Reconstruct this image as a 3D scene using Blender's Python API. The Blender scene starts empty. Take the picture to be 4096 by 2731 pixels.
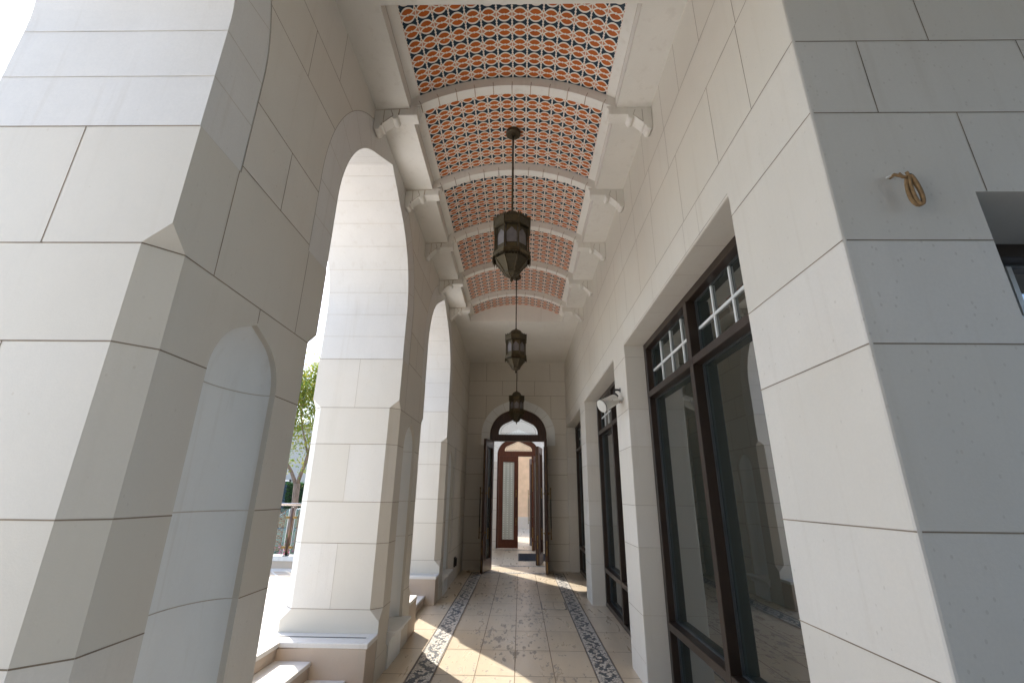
import bpy, bmesh, math, random
from mathutils import Vector, Matrix
from mathutils.geometry import tessellate_polygon
random.seed(7)
scn = bpy.context.scene
COL = scn.collection
PI = math.pi
sin, cos, sqrt = math.sin, math.cos, math.sqrt

# ------------------------------------------------------------------ dimensions
XL, XR = -1.2, 1.05            # corridor faces
XO = -2.06                     # outer face of the arcade
YE = 10.4                      # end wall
ZC = 4.49                      # flat soffit height
ZP = 0.365                     # plaza level
XC = -0.075                    # vault axis
P0, PW, PD = 1.322, 1.163, 3.085   # first pillar start, width, period
Y_FAC = 1.307
COURSES = [0.54, 1.067, 1.418, 1.942, 2.297, 2.825, 3.178, 3.705, 4.06]

# ------------------------------------------------------------------ materials
def new_mat(name):
    m = bpy.data.materials.new(name); m.use_nodes = True
    nt = m.node_tree; nt.nodes.clear()
    out = nt.nodes.new('ShaderNodeOutputMaterial')
    b = nt.nodes.new('ShaderNodeBsdfPrincipled')
    nt.links.new(b.outputs[0], out.inputs[0])
    return m, nt, b

class NT:
    """tiny node-graph helper"""
    def __init__(self, nt): self.nt = nt
    def n(self, t, **kw):
        x = self.nt.nodes.new(t)
        for k, v in kw.items(): setattr(x, k, v)
        return x
    def set(self, sock, v):
        if hasattr(v, 'links') or isinstance(v, bpy.types.NodeSocket): self.nt.links.new(v, sock)
        else: sock.default_value = v
    def math(self, op, a, b=0.0, c=None, clamp=False):
        x = self.n('ShaderNodeMath', operation=op, use_clamp=clamp)
        self.set(x.inputs[0], a); self.set(x.inputs[1], b)
        if c is not None: self.set(x.inputs[2], c)
        return x.outputs[0]
    def mix(self, f, a, b):
        x = self.n('ShaderNodeMix', data_type='RGBA')
        self.set(x.inputs[0], f)
        for s, v in ((x.inputs[6], a), (x.inputs[7], b)):
            if isinstance(v, tuple): v = (*v[:3], 1)
            self.set(s, v)
        return x.outputs[2]
    def ramp(self, f, a, b, interp='LINEAR'):
        x = self.n('ShaderNodeMapRange'); x.interpolation_type = 'SMOOTHSTEP' if interp == 'S' else 'LINEAR'
        self.set(x.inputs[0], f); x.inputs[1].default_value = a; x.inputs[2].default_value = b
        return x.outputs[0]
    def pos(self): return self.n('ShaderNodeNewGeometry').outputs['Position']
    def obj(self): return self.n('ShaderNodeTexCoord').outputs['Object']
    def scale(self, v, s):
        x = self.n('ShaderNodeMapping'); self.set(x.inputs[0], v); x.inputs[3].default_value = s
        return x.outputs[0]
    def noise(self, v, scale, detail=4, rough=.55, dist=0):
        x = self.n('ShaderNodeTexNoise'); self.set(x.inputs['Vector'], v)
        x.inputs['Scale'].default_value = scale; x.inputs['Detail'].default_value = detail
        x.inputs['Roughness'].default_value = rough; x.inputs['Distortion'].default_value = dist
        return x.outputs[0]
    def vor(self, v, scale, feature='F1', rnd=1.0):
        x = self.n('ShaderNodeTexVoronoi', feature=feature); self.set(x.inputs['Vector'], v)
        x.inputs['Scale'].default_value = scale; x.inputs['Randomness'].default_value = rnd
        return x
    def bump(self, h, strength=.3, dist=.01):
        x = self.n('ShaderNodeBump'); self.set(x.inputs['Height'], h)
        x.inputs['Strength'].default_value = strength; x.inputs['Distance'].default_value = dist
        return x.outputs[0]
    def sep(self, v):
        x = self.n('ShaderNodeSeparateXYZ'); self.set(x.inputs[0], v); return x.outputs

def simple(name, col, rough=.5, metal=0.0, var=.12, vscale=8, bump=0.0, bscale=60, spec=.5, streak=None):
    m, nt, b = new_mat(name); g = NT(nt)
    v = g.obj() if not streak else g.scale(g.obj(), streak)
    n = g.noise(v, vscale, 5)
    k = g.ramp(n, .3, .7)
    lo = tuple(c * (1 - var) for c in col); hi = tuple(min(1, c * (1 + var)) for c in col)
    nt.links.new(g.mix(k, lo, hi), b.inputs['Base Color'])
    r = g.math('ADD', rough - .06, g.math('MULTIPLY', g.noise(v, vscale * 2.3, 3), .12))
    nt.links.new(r, b.inputs['Roughness'])
    b.inputs['Metallic'].default_value = metal
    b.inputs['Specular IOR Level'].default_value = spec
    if bump: nt.links.new(g.bump(g.noise(v, bscale, 4), bump, .004), b.inputs['Normal'])
    return m

def stone(name, base=(.695, .663, .608), warm=(.645, .572, .475), spots=1.0, rough=.62, stain=.5, fine=1.0, drip=0.0, blocks=None):
    """pale limestone: cloudy veining, fine grain, scattered rusty pits and faint run-off marks"""
    m, nt, b = new_mat(name); g = NT(nt)
    p = g.pos()
    big = g.ramp(g.noise(p, .9, 5, .6, .4), .42, .72)
    mid = g.ramp(g.noise(g.scale(p, (1, 1, .6)), 4.0, 6, .6), .3, .75)
    fin = g.noise(p, 95, 3, .7)
    c = g.mix(g.math('MULTIPLY', big, stain), base, warm)
    c = g.mix(g.math('MULTIPLY', mid, .5), c, tuple(x * .86 for x in base))
    k = g.ramp(fin, .25, .75)
    c = g.mix(g.math('MULTIPLY', k, .24 * fine), c, tuple(x * .72 for x in base))
    run = g.noise(g.scale(p, (9, 9, .5)), 1.6, 4, .6)
    c = g.mix(g.math('MULTIPLY', g.ramp(run, .56, .8), .30 + drip), c, (.45, .39, .31))
    vo = g.vor(p, 13)
    spot = g.math('MULTIPLY', g.math('LESS_THAN', g.math('ADD', vo.outputs['Distance'], g.math('MULTIPLY', g.noise(p, 60, 2), .14)), .125),
                  g.math('GREATER_THAN', g.sep(vo.outputs['Color'])[0], .86))
    c = g.mix(g.math('MULTIPLY', spot, .30 * spots), c, (.36, .27, .18))
    v2 = g.vor(g.scale(p, (1, 1, .7)), 42)
    pit = g.math('MULTIPLY', g.math('LESS_THAN', v2.outputs['Distance'], .16), g.math('GREATER_THAN', g.sep(v2.outputs['Color'])[1], .86))
    c = g.mix(g.math('MULTIPLY', pit, .28 * spots), c, (.34, .29, .23))
    if blocks:      # each block of stone has its own tone
        s = g.sep(p); k = None
        for z in COURSES:
            q = g.math('GREATER_THAN', s[2], z); k = q if k is None else g.math('ADD', k, q)
        cb = g.n('ShaderNodeCombineXYZ'); g.set(cb.inputs[0], k)
        if blocks == 'arcade':
            g.set(cb.inputs[1], g.math('FLOOR', g.math('DIVIDE', g.math('ADD', s[1], 9.0 - 1.322 + .9 + 3.085 * 0 + .679), 3.085)))
            odd = g.math('COMPARE', g.math('MODULO', k, 2.0), 1.0, .1)
            g.set(cb.inputs[2], g.math('MULTIPLY', g.math('GREATER_THAN', s[0], -1.636), g.math('SUBTRACT', 1.0, odd) if False else odd))
        wn = g.n('ShaderNodeTexWhiteNoise', noise_dimensions='3D'); g.set(wn.inputs[0], cb.outputs[0])
        c = g.mix(g.math('MULTIPLY', wn.outputs[0], .75), c, (.585, .54, .46))
    nt.links.new(c, b.inputs['Base Color'])
    b.inputs['Roughness'].default_value = rough
    b.inputs['Specular IOR Level'].default_value = .35
    h = g.math('ADD', g.noise(p, 130, 4, .7), g.math('MULTIPLY', g.noise(p, 18, 3), .6))
    nt.links.new(g.bump(h, .16, .003), b.inputs['Normal'])
    return m

M = {}
M['stone'] = stone('limestone')
M['stone_p'] = stone('arcade limestone', blocks='arcade', stain=.65)
M['stone_w'] = stone('wall limestone', blocks='course')
M['stone_l'] = stone('pale limestone', base=(.69, .67, .64), warm=(.65, .60, .52), spots=.5, stain=.35)
M['composite'] = stone('white composite', base=(.80, .81, .80), warm=(.77, .77, .75), spots=.15, stain=.3, fine=.4)
M['stone_b'] = stone('beige plinth marble', base=(.56, .47, .38), warm=(.50, .36, .25), spots=1.2, stain=.8, drip=.3)
M['joint'] = simple('mortar joint', (.22, .17, .12), .9, var=.35, vscale=5)
M['joint_f'] = simple('fine mortar joint', (.44, .39, .325), .9, var=.3, vscale=5)
M['plaster'] = stone('painted plaster', base=(.77, .74, .68), warm=(.71, .65, .565), spots=.25, rough=.7, stain=.3, fine=.5)
M['grime'] = simple('grimy plaster edge', (.36, .28, .20), .9, var=.5, vscale=9)
M['orange_plaster'] = simple('apricot plaster', (.62, .40, .24), .8, var=.12, vscale=3, bump=.2)

def floor_mat():
    m, nt, b = new_mat('worn travertine'); g = NT(nt)
    p = g.pos(); s = g.sep(p)
    # a random tone per slab, slabs 0.35 m by 0.687 m as laid
    ix = g.math('FLOOR', g.math('DIVIDE', g.math('ADD', s[0], 5.286), .35))
    iy = g.math('FLOOR', g.math('DIVIDE', g.math('ADD', s[1], 9.072), .687))
    cmb = g.n('ShaderNodeCombineXYZ'); g.set(cmb.inputs[0], ix); g.set(cmb.inputs[1], iy)
    wn = g.n('ShaderNodeTexWhiteNoise', noise_dimensions='3D'); g.set(wn.inputs[0], cmb.outputs[0])
    vein = g.noise(g.scale(p, (7, 1.6, 1)), 1.3, 6, .6, .5)
    c = g.mix(g.ramp(vein, .3, .75), (.56, .465, .34), (.48, .395, .285))
    c = g.mix(g.math('MULTIPLY', wn.outputs[0], .4), c, (.605, .515, .40))
    cl = g.noise(p, 2.2, 5, .6)
    c = g.mix(g.math('MULTIPLY', g.ramp(cl, .45, .75), .4), c, (.47, .42, .35))
    # grey-black filled pores, gathered along the middle of the walk
    por = g.noise(g.scale(p, (2.0, .75, 1)), 8, 8, .66, .12)
    clus = g.noise(g.scale(p, (1.1, .7, 1)), 1.7, 3, .5)
    dist = g.math('ABSOLUTE', g.math('ADD', s[0], .1))
    th = g.math('SUBTRACT', g.math('MULTIPLY', clus, .5), g.math('MULTIPLY', g.math('POWER', dist, 2.0), .22))
    pm = g.ramp(g.math('ADD', por, g.math('MULTIPLY', th, .7)), .735, .775)
    pm = g.math('MULTIPLY', pm, g.math('LESS_THAN', s[1], 10.3))
    c = g.mix(g.math('MULTIPLY', pm, .66), c, (.16, .152, .142))
    gr = g.noise(g.scale(p, (5, 2.2, 1)), 26, 4, .7)
    c = g.mix(g.math('MULTIPLY', g.ramp(gr, .55, .74), .25), c, (.22, .18, .14))
    nt.links.new(c, b.inputs['Base Color'])
    r = g.math('ADD', g.math('MULTIPLY', vein, .14), g.math('ADD', .22, g.math('MULTIPLY', pm, .3)))
    nt.links.new(r, b.inputs['Roughness'])
    h = g.math('SUBTRACT', g.math('MULTIPLY', g.noise(p, 40, 3), .3), g.math('MULTIPLY', pm, .5))
    nt.links.new(g.bump(h, .12, .003), b.inputs['Normal'])
    return m
M['floor'] = floor_mat()
M['plaza'] = stone('sun bleached paving', base=(.76, .735, .69), warm=(.70, .64, .56), spots=.4, rough=.6, stain=.5)

def pebble_mat(axis, centre, half):
    """river pebbles set on edge: a grey-black scroll winding through pale stones, dark border row"""
    m, nt, b = new_mat('pebble mosaic'); g = NT(nt)
    p = g.pos(); s0 = g.sep(p)
    flat = g.n('ShaderNodeCombineXYZ'); g.set(flat.inputs[0], g.math('MULTIPLY', s0[0], 1.0 if axis else 1.25))
    g.set(flat.inputs[1], g.math('MULTIPLY', s0[1], 1.25 if axis else 1.0))
    vo = g.vor(flat.outputs[0], 35, 'F1', .85)
    ed = g.vor(flat.outputs[0], 35, 'DISTANCE_TO_EDGE', .85)
    s = g.sep(vo.outputs['Position'])
    if axis == 0: a, t = g.math('DIVIDE', s[0], 1.25), s[1]
    else: a, t = g.math('DIVIDE', s[1], 1.25), s[0]
    a = g.math('SUBTRACT', a, centre)
    w = g.math('SINE', g.math('MULTIPLY', t, 2 * PI / .42))
    d1 = g.math('ABSOLUTE', g.math('SUBTRACT', a, g.math('MULTIPLY', w, half * .50)))
    w2 = g.math('SINE', g.math('ADD', g.math('MULTIPLY', t, 2 * PI / .14), 1.2))
    d2 = g.math('ABSOLUTE', g.math('ADD', a, g.math('MULTIPLY', g.math('ADD', w, g.math('MULTIPLY', w2, .55)), half * .36)))
    w3 = g.math('COSINE', g.math('MULTIPLY', t, 2 * PI / .105))
    dark = g.math('MAXIMUM', g.math('LESS_THAN', d1, half * .21),
                  g.math('MULTIPLY', g.math('LESS_THAN', d2, half * .20), g.math('GREATER_THAN', w3, -.2)))
    rnd = g.sep(vo.outputs['Color'])
    dark = g.math('MAXIMUM', dark, g.math('GREATER_THAN', rnd[0], .93))
    dark = g.math('MULTIPLY', dark, g.math('LESS_THAN', rnd[2], .93))
    raw = g.math('ABSOLUTE', g.math('SUBTRACT', s0[axis], centre))
    dark = g.math('MAXIMUM', dark, g.math('GREATER_THAN', raw, half * .88))
    pale = g.mix(rnd[1], (.62, .57, .49), (.46, .42, .36))
    blk = g.mix(rnd[1], (.045, .052, .06), (.10, .112, .122))
    c = g.mix(dark, pale, blk)
    gap = g.ramp(ed.outputs['Distance'], .01, .09)
    c = g.mix(gap, (.12, .105, .09), c)
    nt.links.new(c, b.inputs['Base Color']); b.inputs['Roughness'].default_value = .6
    hh = g.math('POWER', g.ramp(ed.outputs['Distance'], .0, .42), .5)
    nt.links.new(g.bump(hh, .6, .010), b.inputs['Normal'])
    return m

def tile_mat():
    """interlaced rings in white over rust, blush and navy: one ring per unit cell of the UV map"""
    m, nt, b = new_mat('interlaced ring tile'); g = NT(nt)
    uv = g.sep(g.n('ShaderNodeTexCoord').outputs['UV'])
    def cell(x): return g.math('SUBTRACT', g.math('FRACT', x), .5)
    u, v = cell(uv[0]), cell(uv[1])
    au, a = g.math('ABSOLUTE', u), g.math('ABSOLUTE', v)
    def ln(x, y): return g.math('SQRT', g.math('ADD', g.math('MULTIPLY', x, x), g.math('MULTIPLY', y, y)))
    def lt(x, k): return g.math('LESS_THAN', x, k)
    def gt(x, k): return g.math('GREATER_THAN', x, k)
    def al(*xs):
        r = xs[0]
        for x in xs[1:]: r = g.math('MULTIPLY', r, x)
        return r
    r0 = ln(u, v); d1 = ln(u, g.math('SUBTRACT', a, .592)); d2 = ln(u, g.math('ADD', a, .095))
    rust = al(lt(d1, .562), lt(d2, .452), gt(r0, .07))
    up = g.math('SUBTRACT', .5, au)
    blush = al(gt(d1, .64), lt(r0, .475), lt(a, .2))
    dia = lt(g.math('ADD', g.math('DIVIDE', up, .048), g.math('DIVIDE', g.math('ABSOLUTE', g.math('SUBTRACT', a, .255)), .085)), 1)
    bead = ln(up, g.math('SUBTRACT', .5, a))
    wid = g.math('ADD', .022, g.math('MULTIPLY', .075, g.math('POWER', g.math('DIVIDE', g.math('SUBTRACT', .5, a), .25), 1.6)))
    navy = al(gt(r0, .462), gt(a, .2), g.math('GREATER_THAN', up, wid), gt(bead, .07))
    p = g.pos()
    nz = g.noise(p, 5, 4)
    base = g.mix(nz, (.74, .70, .625), (.68, .63, .55))
    rc = g.mix(g.ramp(g.noise(p, 9, 3), .3, .7), (.50, .122, .014), (.38, .088, .010))
    pc = (.50, .22, .125)
    nc = g.mix(nz, (.006, .021, .038), (.010, .030, .050))
    c = g.mix(rust, base, rc); c = g.mix(g.math('MAXIMUM', blush, dia), c, pc); c = g.mix(navy, c, nc)
    chip = g.vor(p, 9)
    cm = g.math('MULTIPLY', g.math('LESS_THAN', g.math('ADD', chip.outputs['Distance'], g.math('MULTIPLY', g.noise(p, 120, 2), .06)), .085), g.math('GREATER_THAN', g.sep(chip.outputs['Color'])[0], .55))
    c = g.mix(g.math('MULTIPLY', cm, .55), c, (.50, .45, .38))
    nt.links.new(c, b.inputs['Base Color'])
    b.inputs['Roughness'].default_value = .42
    b.inputs['Specular IOR Level'].default_value = .3
    return m
M['tile'] = tile_mat()

def fret_mat(name, col, dark, scale, width=.2, metal=.7):
    """pierced metalwork: openings between thin strips"""
    m, nt, b = new_mat(name); g = NT(nt)
    vo = g.vor(g.obj(), scale, 'DISTANCE_TO_EDGE', .35)
    k = g.ramp(vo.outputs['Distance'], width * .55, width)
    c = g.mix(k, col, dark)
    nt.links.new(c, b.inputs['Base Color'])
    nt.links.new(g.math('MULTIPLY', g.math('SUBTRACT', 1.0, k), metal), b.inputs['Metallic'])
    b.inputs['Roughness'].default_value = .55
    nt.links.new(g.bump(g.math('SUBTRACT', 1.0, k), .6, .004), b.inputs['Normal'])
    return m
M['bronze'] = simple('aged bronze', (.07, .055, .032), .5, .65, var=.4, vscale=22, bump=.25, bscale=90)
M['bronze_l'] = simple('worn bronze ribs', (.085, .064, .034), .45, .7, var=.35, vscale=30)
M['fret'] = fret_mat('pierced bronze', (.11, .085, .045), (.014, .012, .010), 85)
M['lattice'] = fret_mat('bronze lattice', (.09, .07, .038), (.016, .014, .011), 105, .24)
M['lglass'] = simple('frosted lantern glass', (.16, .145, .15), .55, var=.25, vscale=14)
M['frame'] = simple('dark brown window frame', (.030, .018, .012), .36, .1, var=.25, vscale=5)
M['bar'] = simple('white glazing bar', (.66, .67, .66), .4, var=.06)
M['gasket'] = simple('grey glazing gasket', (.075, .085, .09), .35, .4, var=.15)
M['wood'] = simple('dark stained timber', (.050, .021, .012), .36, var=.45, vscale=6, bump=.12, streak=(14, 14, .9))
M['wood_r'] = simple('reddish timber', (.075, .020, .0075), .45, var=.35, vscale=6, bump=.12, spec=.25, streak=(14, 14, .9))
M['brass'] = simple('tarnished brass', (.20, .125, .045), .38, .9, var=.35, vscale=30)
M['blackmetal'] = simple('black iron', (.018, .016, .014), .45, .5, var=.3)
M['steel'] = simple('bronze anodised tube', (.16, .10, .07), .3, .85, var=.1)
M['chrome'] = simple('polished rail', (.62, .56, .52), .18, 1.0, var=.05)
M['mat'] = simple('charcoal rubber mat', (.022, .024, .030), .95, var=.3, vscale=40, bump=.4, bscale=220, spec=.1)
M['white_pl'] = simple('white painted aluminium', (.60, .585, .54), .42, var=.08, vscale=12)
M['rope'] = simple('old tan cord', (.27, .165, .075), .85, var=.3, vscale=60, bump=.5, bscale=200)
M['rubber'] = simple('black corrugated conduit', (.03, .028, .026), .5, var=.2)

def glass_dark():
    m, nt, b = new_mat('dark double glazing'); g = NT(nt)
    b.inputs['Base Color'].default_value = (.016, .022, .019, 1)
    b.inputs['Roughness'].default_value = .012; b.inputs['IOR'].default_value = 3.1
    n = g.noise(g.pos(), 1.3, 1)
    nt.links.new(g.bump(n, .02, .02), b.inputs['Normal'])
    return m
M['glass'] = glass_dark()
def glass_clear(name, tint, rough, fac):
    m, nt, b = new_mat(name); g = NT(nt)
    tr = g.n('ShaderNodeBsdfTransparent'); tr.inputs[0].default_value = (*tint, 1)
    b.inputs['Base Color'].default_value = (*tint, 1); b.inputs['Roughness'].default_value = rough
    ms = g.n('ShaderNodeMixShader'); 
    fr = g.n('ShaderNodeFresnel'); fr.inputs[0].default_value = 1.5
    g.set(ms.inputs[0], g.math('ADD', fr.outputs[0], fac, clamp=True)); nt.links.new(tr.outputs[0], ms.inputs[1]); nt.links.new(b.outputs[0], ms.inputs[2])
    out = [x for x in nt.nodes if x.type == 'OUTPUT_MATERIAL'][0]
    nt.links.new(ms.outputs[0], out.inputs[0])
    return m
M['clear'] = glass_clear('clear glass', (.97, .985, .975), .03, .0)
M['railglass'] = glass_clear('tinted railing glass', (.62, .72, .68), .03, .05)

def bevel_glass():
    """etched door glass with rows of small bevelled dots"""
    m, nt, b = new_mat('etched door glass'); g = NT(nt)
    s = g.sep(g.obj())
    f = lambda x, k: g.math('SUBTRACT', g.math('FRACT', g.math('MULTIPLY', x, k)), .5)
    du, dv = f(s[0], 9), f(s[2], 16)
    d = g.math('SQRT', g.math('ADD', g.math('MULTIPLY', du, du), g.math('MULTIPLY', dv, dv)))
    k = g.math('LESS_THAN', d, .2)
    n = g.ramp(g.noise(g.scale(g.obj(), (8, 8, 1)), 1.4, 4), .3, .7)
    c = g.mix(n, (.44, .45, .40), (.33, .35, .31)); c = g.mix(g.math('MULTIPLY', k, .6), c, (.78, .80, .76))
    nt.links.new(c, b.inputs['Base Color']); b.inputs['Roughness'].default_value = .18
    nt.links.new(g.bump(k, .5, .004), b.inputs['Normal'])
    return m
M['etched'] = bevel_glass()

# ------------------------------------------------------------------ mesh builder
class MB:
    def __init__(self): self.v = []; self.f = []; self.m = []; self.uv = None; self.slots = []; self.sm = []
    def slot(self, mat):
        if mat not in self.slots: self.slots.append(mat)
        return self.slots.index(mat)
    def add(self, vs, fs, mat, smooth=False):
        o = len(self.v); self.v += [tuple(x) for x in vs]; k = self.slot(mat)
        for f in fs: self.f.append([i + o for i in f]); self.m.append(k); self.sm.append(smooth)
    def quad(self, a, b, c, d, mat): self.add([a, b, c, d], [(0, 1, 2, 3)], mat)
    def box(self, lo, hi, mat):
        (x0, y0, z0), (x1, y1, z1) = lo, hi
        vs = [(x0, y0, z0), (x1, y0, z0), (x1, y1, z0), (x0, y1, z0), (x0, y0, z1), (x1, y0, z1), (x1, y1, z1), (x0, y1, z1)]
        self.add(vs, [(0, 3, 2, 1), (4, 5, 6, 7), (0, 1, 5, 4), (1, 2, 6, 5), (2, 3, 7, 6), (3, 0, 4, 7)], mat)
    def obox(self, c, hx, hy, z0, z1, ang, mat):
        ca, sa = cos(ang), sin(ang)
        pt = lambda u, w: (c[0] + u * ca - w * sa, c[1] + u * sa + w * ca)
        q = [pt(-hx, -hy), pt(hx, -hy), pt(hx, hy), pt(-hx, hy)]
        vs = [(x, y, z0) for x, y in q] + [(x, y, z1) for x, y in q]
        self.add(vs, [(0, 3, 2, 1), (4, 5, 6, 7), (0, 1, 5, 4), (1, 2, 6, 5), (2, 3, 7, 6), (3, 0, 4, 7)], mat)
    def poly(self, loops, fn, mat, flip=False):
        """flat polygon with holes; loops of 2-D points, fn maps them to 3-D"""
        tri = tessellate_polygon([[Vector((a, b, 0)) for a, b in lp] for lp in loops])
        pts = [p for lp in loops for p in lp]
        self.add([fn(*p) for p in pts], [t[::-1] if flip else t for t in tri], mat)
    def prism(self, loop, f0, f1, mat, caps=(True, True), sides=True, smat=None):
        n = len(loop)
        if caps[0]: self.poly([loop], f0, mat)
        if caps[1]: self.poly([loop], f1, mat)
        if sides:
            self.add([f0(*p) for p in loop] + [f1(*p) for p in loop], [(i, (i + 1) % n, n + (i + 1) % n, n + i) for i in range(n)], smat or mat)
    def ribbon(self, a, b, nrm, mat, w=.0045, lift=.0008):
        a, b, nrm = Vector(a), Vector(b), Vector(nrm).normalized()
        d = b - a
        if d.length < 1e-4: return
        s = d.normalized().cross(nrm) * (w / 2); o = nrm * lift
        self.add([a - s + o, b - s + o, b + s + o, a + s + o], [(0, 1, 2, 3)], mat)
    def tube(self, pts, r, mat, n=8, caps=True):
        pts = [Vector(p) for p in pts]; rs = r if isinstance(r, (list, tuple)) else [r] * len(pts)
        rings = []; up = None
        for i, p in enumerate(pts):
            t = (pts[min(i + 1, len(pts) - 1)] - pts[max(i - 1, 0)]).normalized()
            if up is None:
                up = Vector((0, 0, 1)) if abs(t.z) < .9 else Vector((1, 0, 0))
            x = t.cross(up)
            if x.length < 1e-4: x = t.orthogonal()
            x.normalize(); up = x.cross(t).normalized()
            rings.append([p + x * (rs[i] * cos(2 * PI * k / n)) + up * (rs[i] * sin(2 * PI * k / n)) for k in range(n)])
        vs = [q for rg in rings for q in rg]; fs = []
        for i in range(len(pts) - 1):
            for k in range(n): fs.append((i * n + k, i * n + (k + 1) % n, (i + 1) * n + (k + 1) % n, (i + 1) * n + k))
        self.add(vs, fs, mat, True)
        if caps:
            self.add(rings[0], [tuple(range(n))[::-1]], mat); self.add(rings[-1], [tuple(range(n))], mat)
    def lathe(self, prof, n, mat, c=(0, 0, 0), smooth=False, rot=0.0, caps=True):
        vs = []; fs = []
        for r, z in prof:
            for k in range(n):
                a = 2 * PI * k / n + rot
                vs.append((c[0] + r * cos(a), c[1] + r * sin(a), c[2] + z))
        for i in range(len(prof) - 1):
            for k in range(n): fs.append((i * n + k, i * n + (k + 1) % n, (i + 1) * n + (k + 1) % n, (i + 1) * n + k))
        self.add(vs, fs, mat, smooth)
        if caps:
            for i in (0, len(prof) - 1):
                if prof[i][0] > 1e-3: self.add(vs[i * n:(i + 1) * n], [tuple(range(n))], mat)
    def build(self, name, parent=None, loc=(0, 0, 0), bevel=0, recalc=True, merge=True, seg=1):
        me = bpy.data.meshes.new(name)
        me.from_pydata([(x - loc[0], y - loc[1], z - loc[2]) for x, y, z in self.v], [], self.f)
        for s in self.slots: me.materials.append(s)
        for p, k, s in zip(me.polygons, self.m, self.sm): p.material_index = k; p.use_smooth = s
        if self.uv:
            lay = me.uv_layers.new(name='UVMap')
            for lp in me.loops: lay.data[lp.index].uv = self.uv[lp.vertex_index]
        elif merge or recalc:
            bm = bmesh.new(); bm.from_mesh(me)
            if merge: bmesh.ops.remove_doubles(bm, verts=bm.verts, dist=1e-5)
            if recalc: bmesh.ops.recalc_face_normals(bm, faces=bm.faces)
            bm.to_mesh(me); bm.free()
        o = bpy.data.objects.new(name, me); COL.objects.link(o)
        if parent:
            o.parent = parent
            o.location = tuple(loc[i] - parent.location[i] for i in range(3)) if parent.parent is None else loc
        else: o.location = loc
        if bevel:
            md = o.modifiers.new('edge', 'BEVEL'); md.width = bevel; md.segments = seg; md.limit_method = 'ANGLE'; md.angle_limit = math.radians(28)
        return o

def wbuild(mb, name, parent, **kw):
    """build with vertices given in world space under a parent anywhere"""
    o = mb.build(name, None, **kw)
    if parent:
        w = parent.location.copy(); p = parent.parent
        while p: w = w + p.location; p = p.parent
        o.parent = parent; o.location = Vector(o.location) - w
    return o

def thing(name, label, cat, loc=(0, 0, 0), group=None):
    o = bpy.data.objects.new(name, None); COL.objects.link(o); o.location = loc
    o.empty_display_size = .2
    o['label'] = label; o['category'] = cat
    if group: o['group'] = group
    return o
def tag(o, label, cat, group=None):
    o['label'] = label; o['category'] = cat
    if group: o['group'] = group
    return o
def struct(o, kind='structure'):
    o['kind'] = kind; return o
def copy_tree(o, loc=None, label=None, parent=None):
    c = o.copy(); COL.objects.link(c)
    if parent: c.parent = parent
    if loc: c.location = loc
    if label: c['label'] = label
    for ch in list(o.children): copy_tree(ch, parent=c)
    return c

# ------------------------------------------------------------------ arch outline
def arch_right(hw, rise, m, n=18):
    """right half of a four-centred pointed arch from spring (hw,0) to apex (0,rise)"""
    a = math.atan(1 / m)
    r = (rise - m * hw) / (sin(a) + m * cos(a) - m)
    pts = [(hw - r + r * cos(a * i / n), r * sin(a * i / n)) for i in range(n + 1)]
    x0, y0 = pts[-1]
    for i in range(1, 5): pts.append((x0 * (1 - i / 4), y0 + (rise - y0) * i / 4))
    return pts
def arch_full(cx, z, hw, rise, m, n=18):
    r = arch_right(hw, rise, m, n)
    return [(cx - x, z + y) for x, y in r] + [(cx + x, z + y) for x, y in r[::-1][1:]]

# ================================================================== ARCADE (left)
SPR = 2.79; STILT = 3.31; AHW = .961; ARISE = 1.09; AM = .56
arc = thing('arcade_wall', 'tall cream limestone arcade of pointed arches on chamfered piers along the open side of the walkway', 'arcade', (XO, P0, 0))
CH = .088
S, J, JF = M['stone_p'], M['joint'], M['joint_f']

def niche_outline(yc, zb, hw=.255, spr=1.94, rise=.275):
    return [(yc - hw, zb)] + arch_full(yc, spr, hw, rise, .45, 10) + [(yc + hw, zb)]

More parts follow.
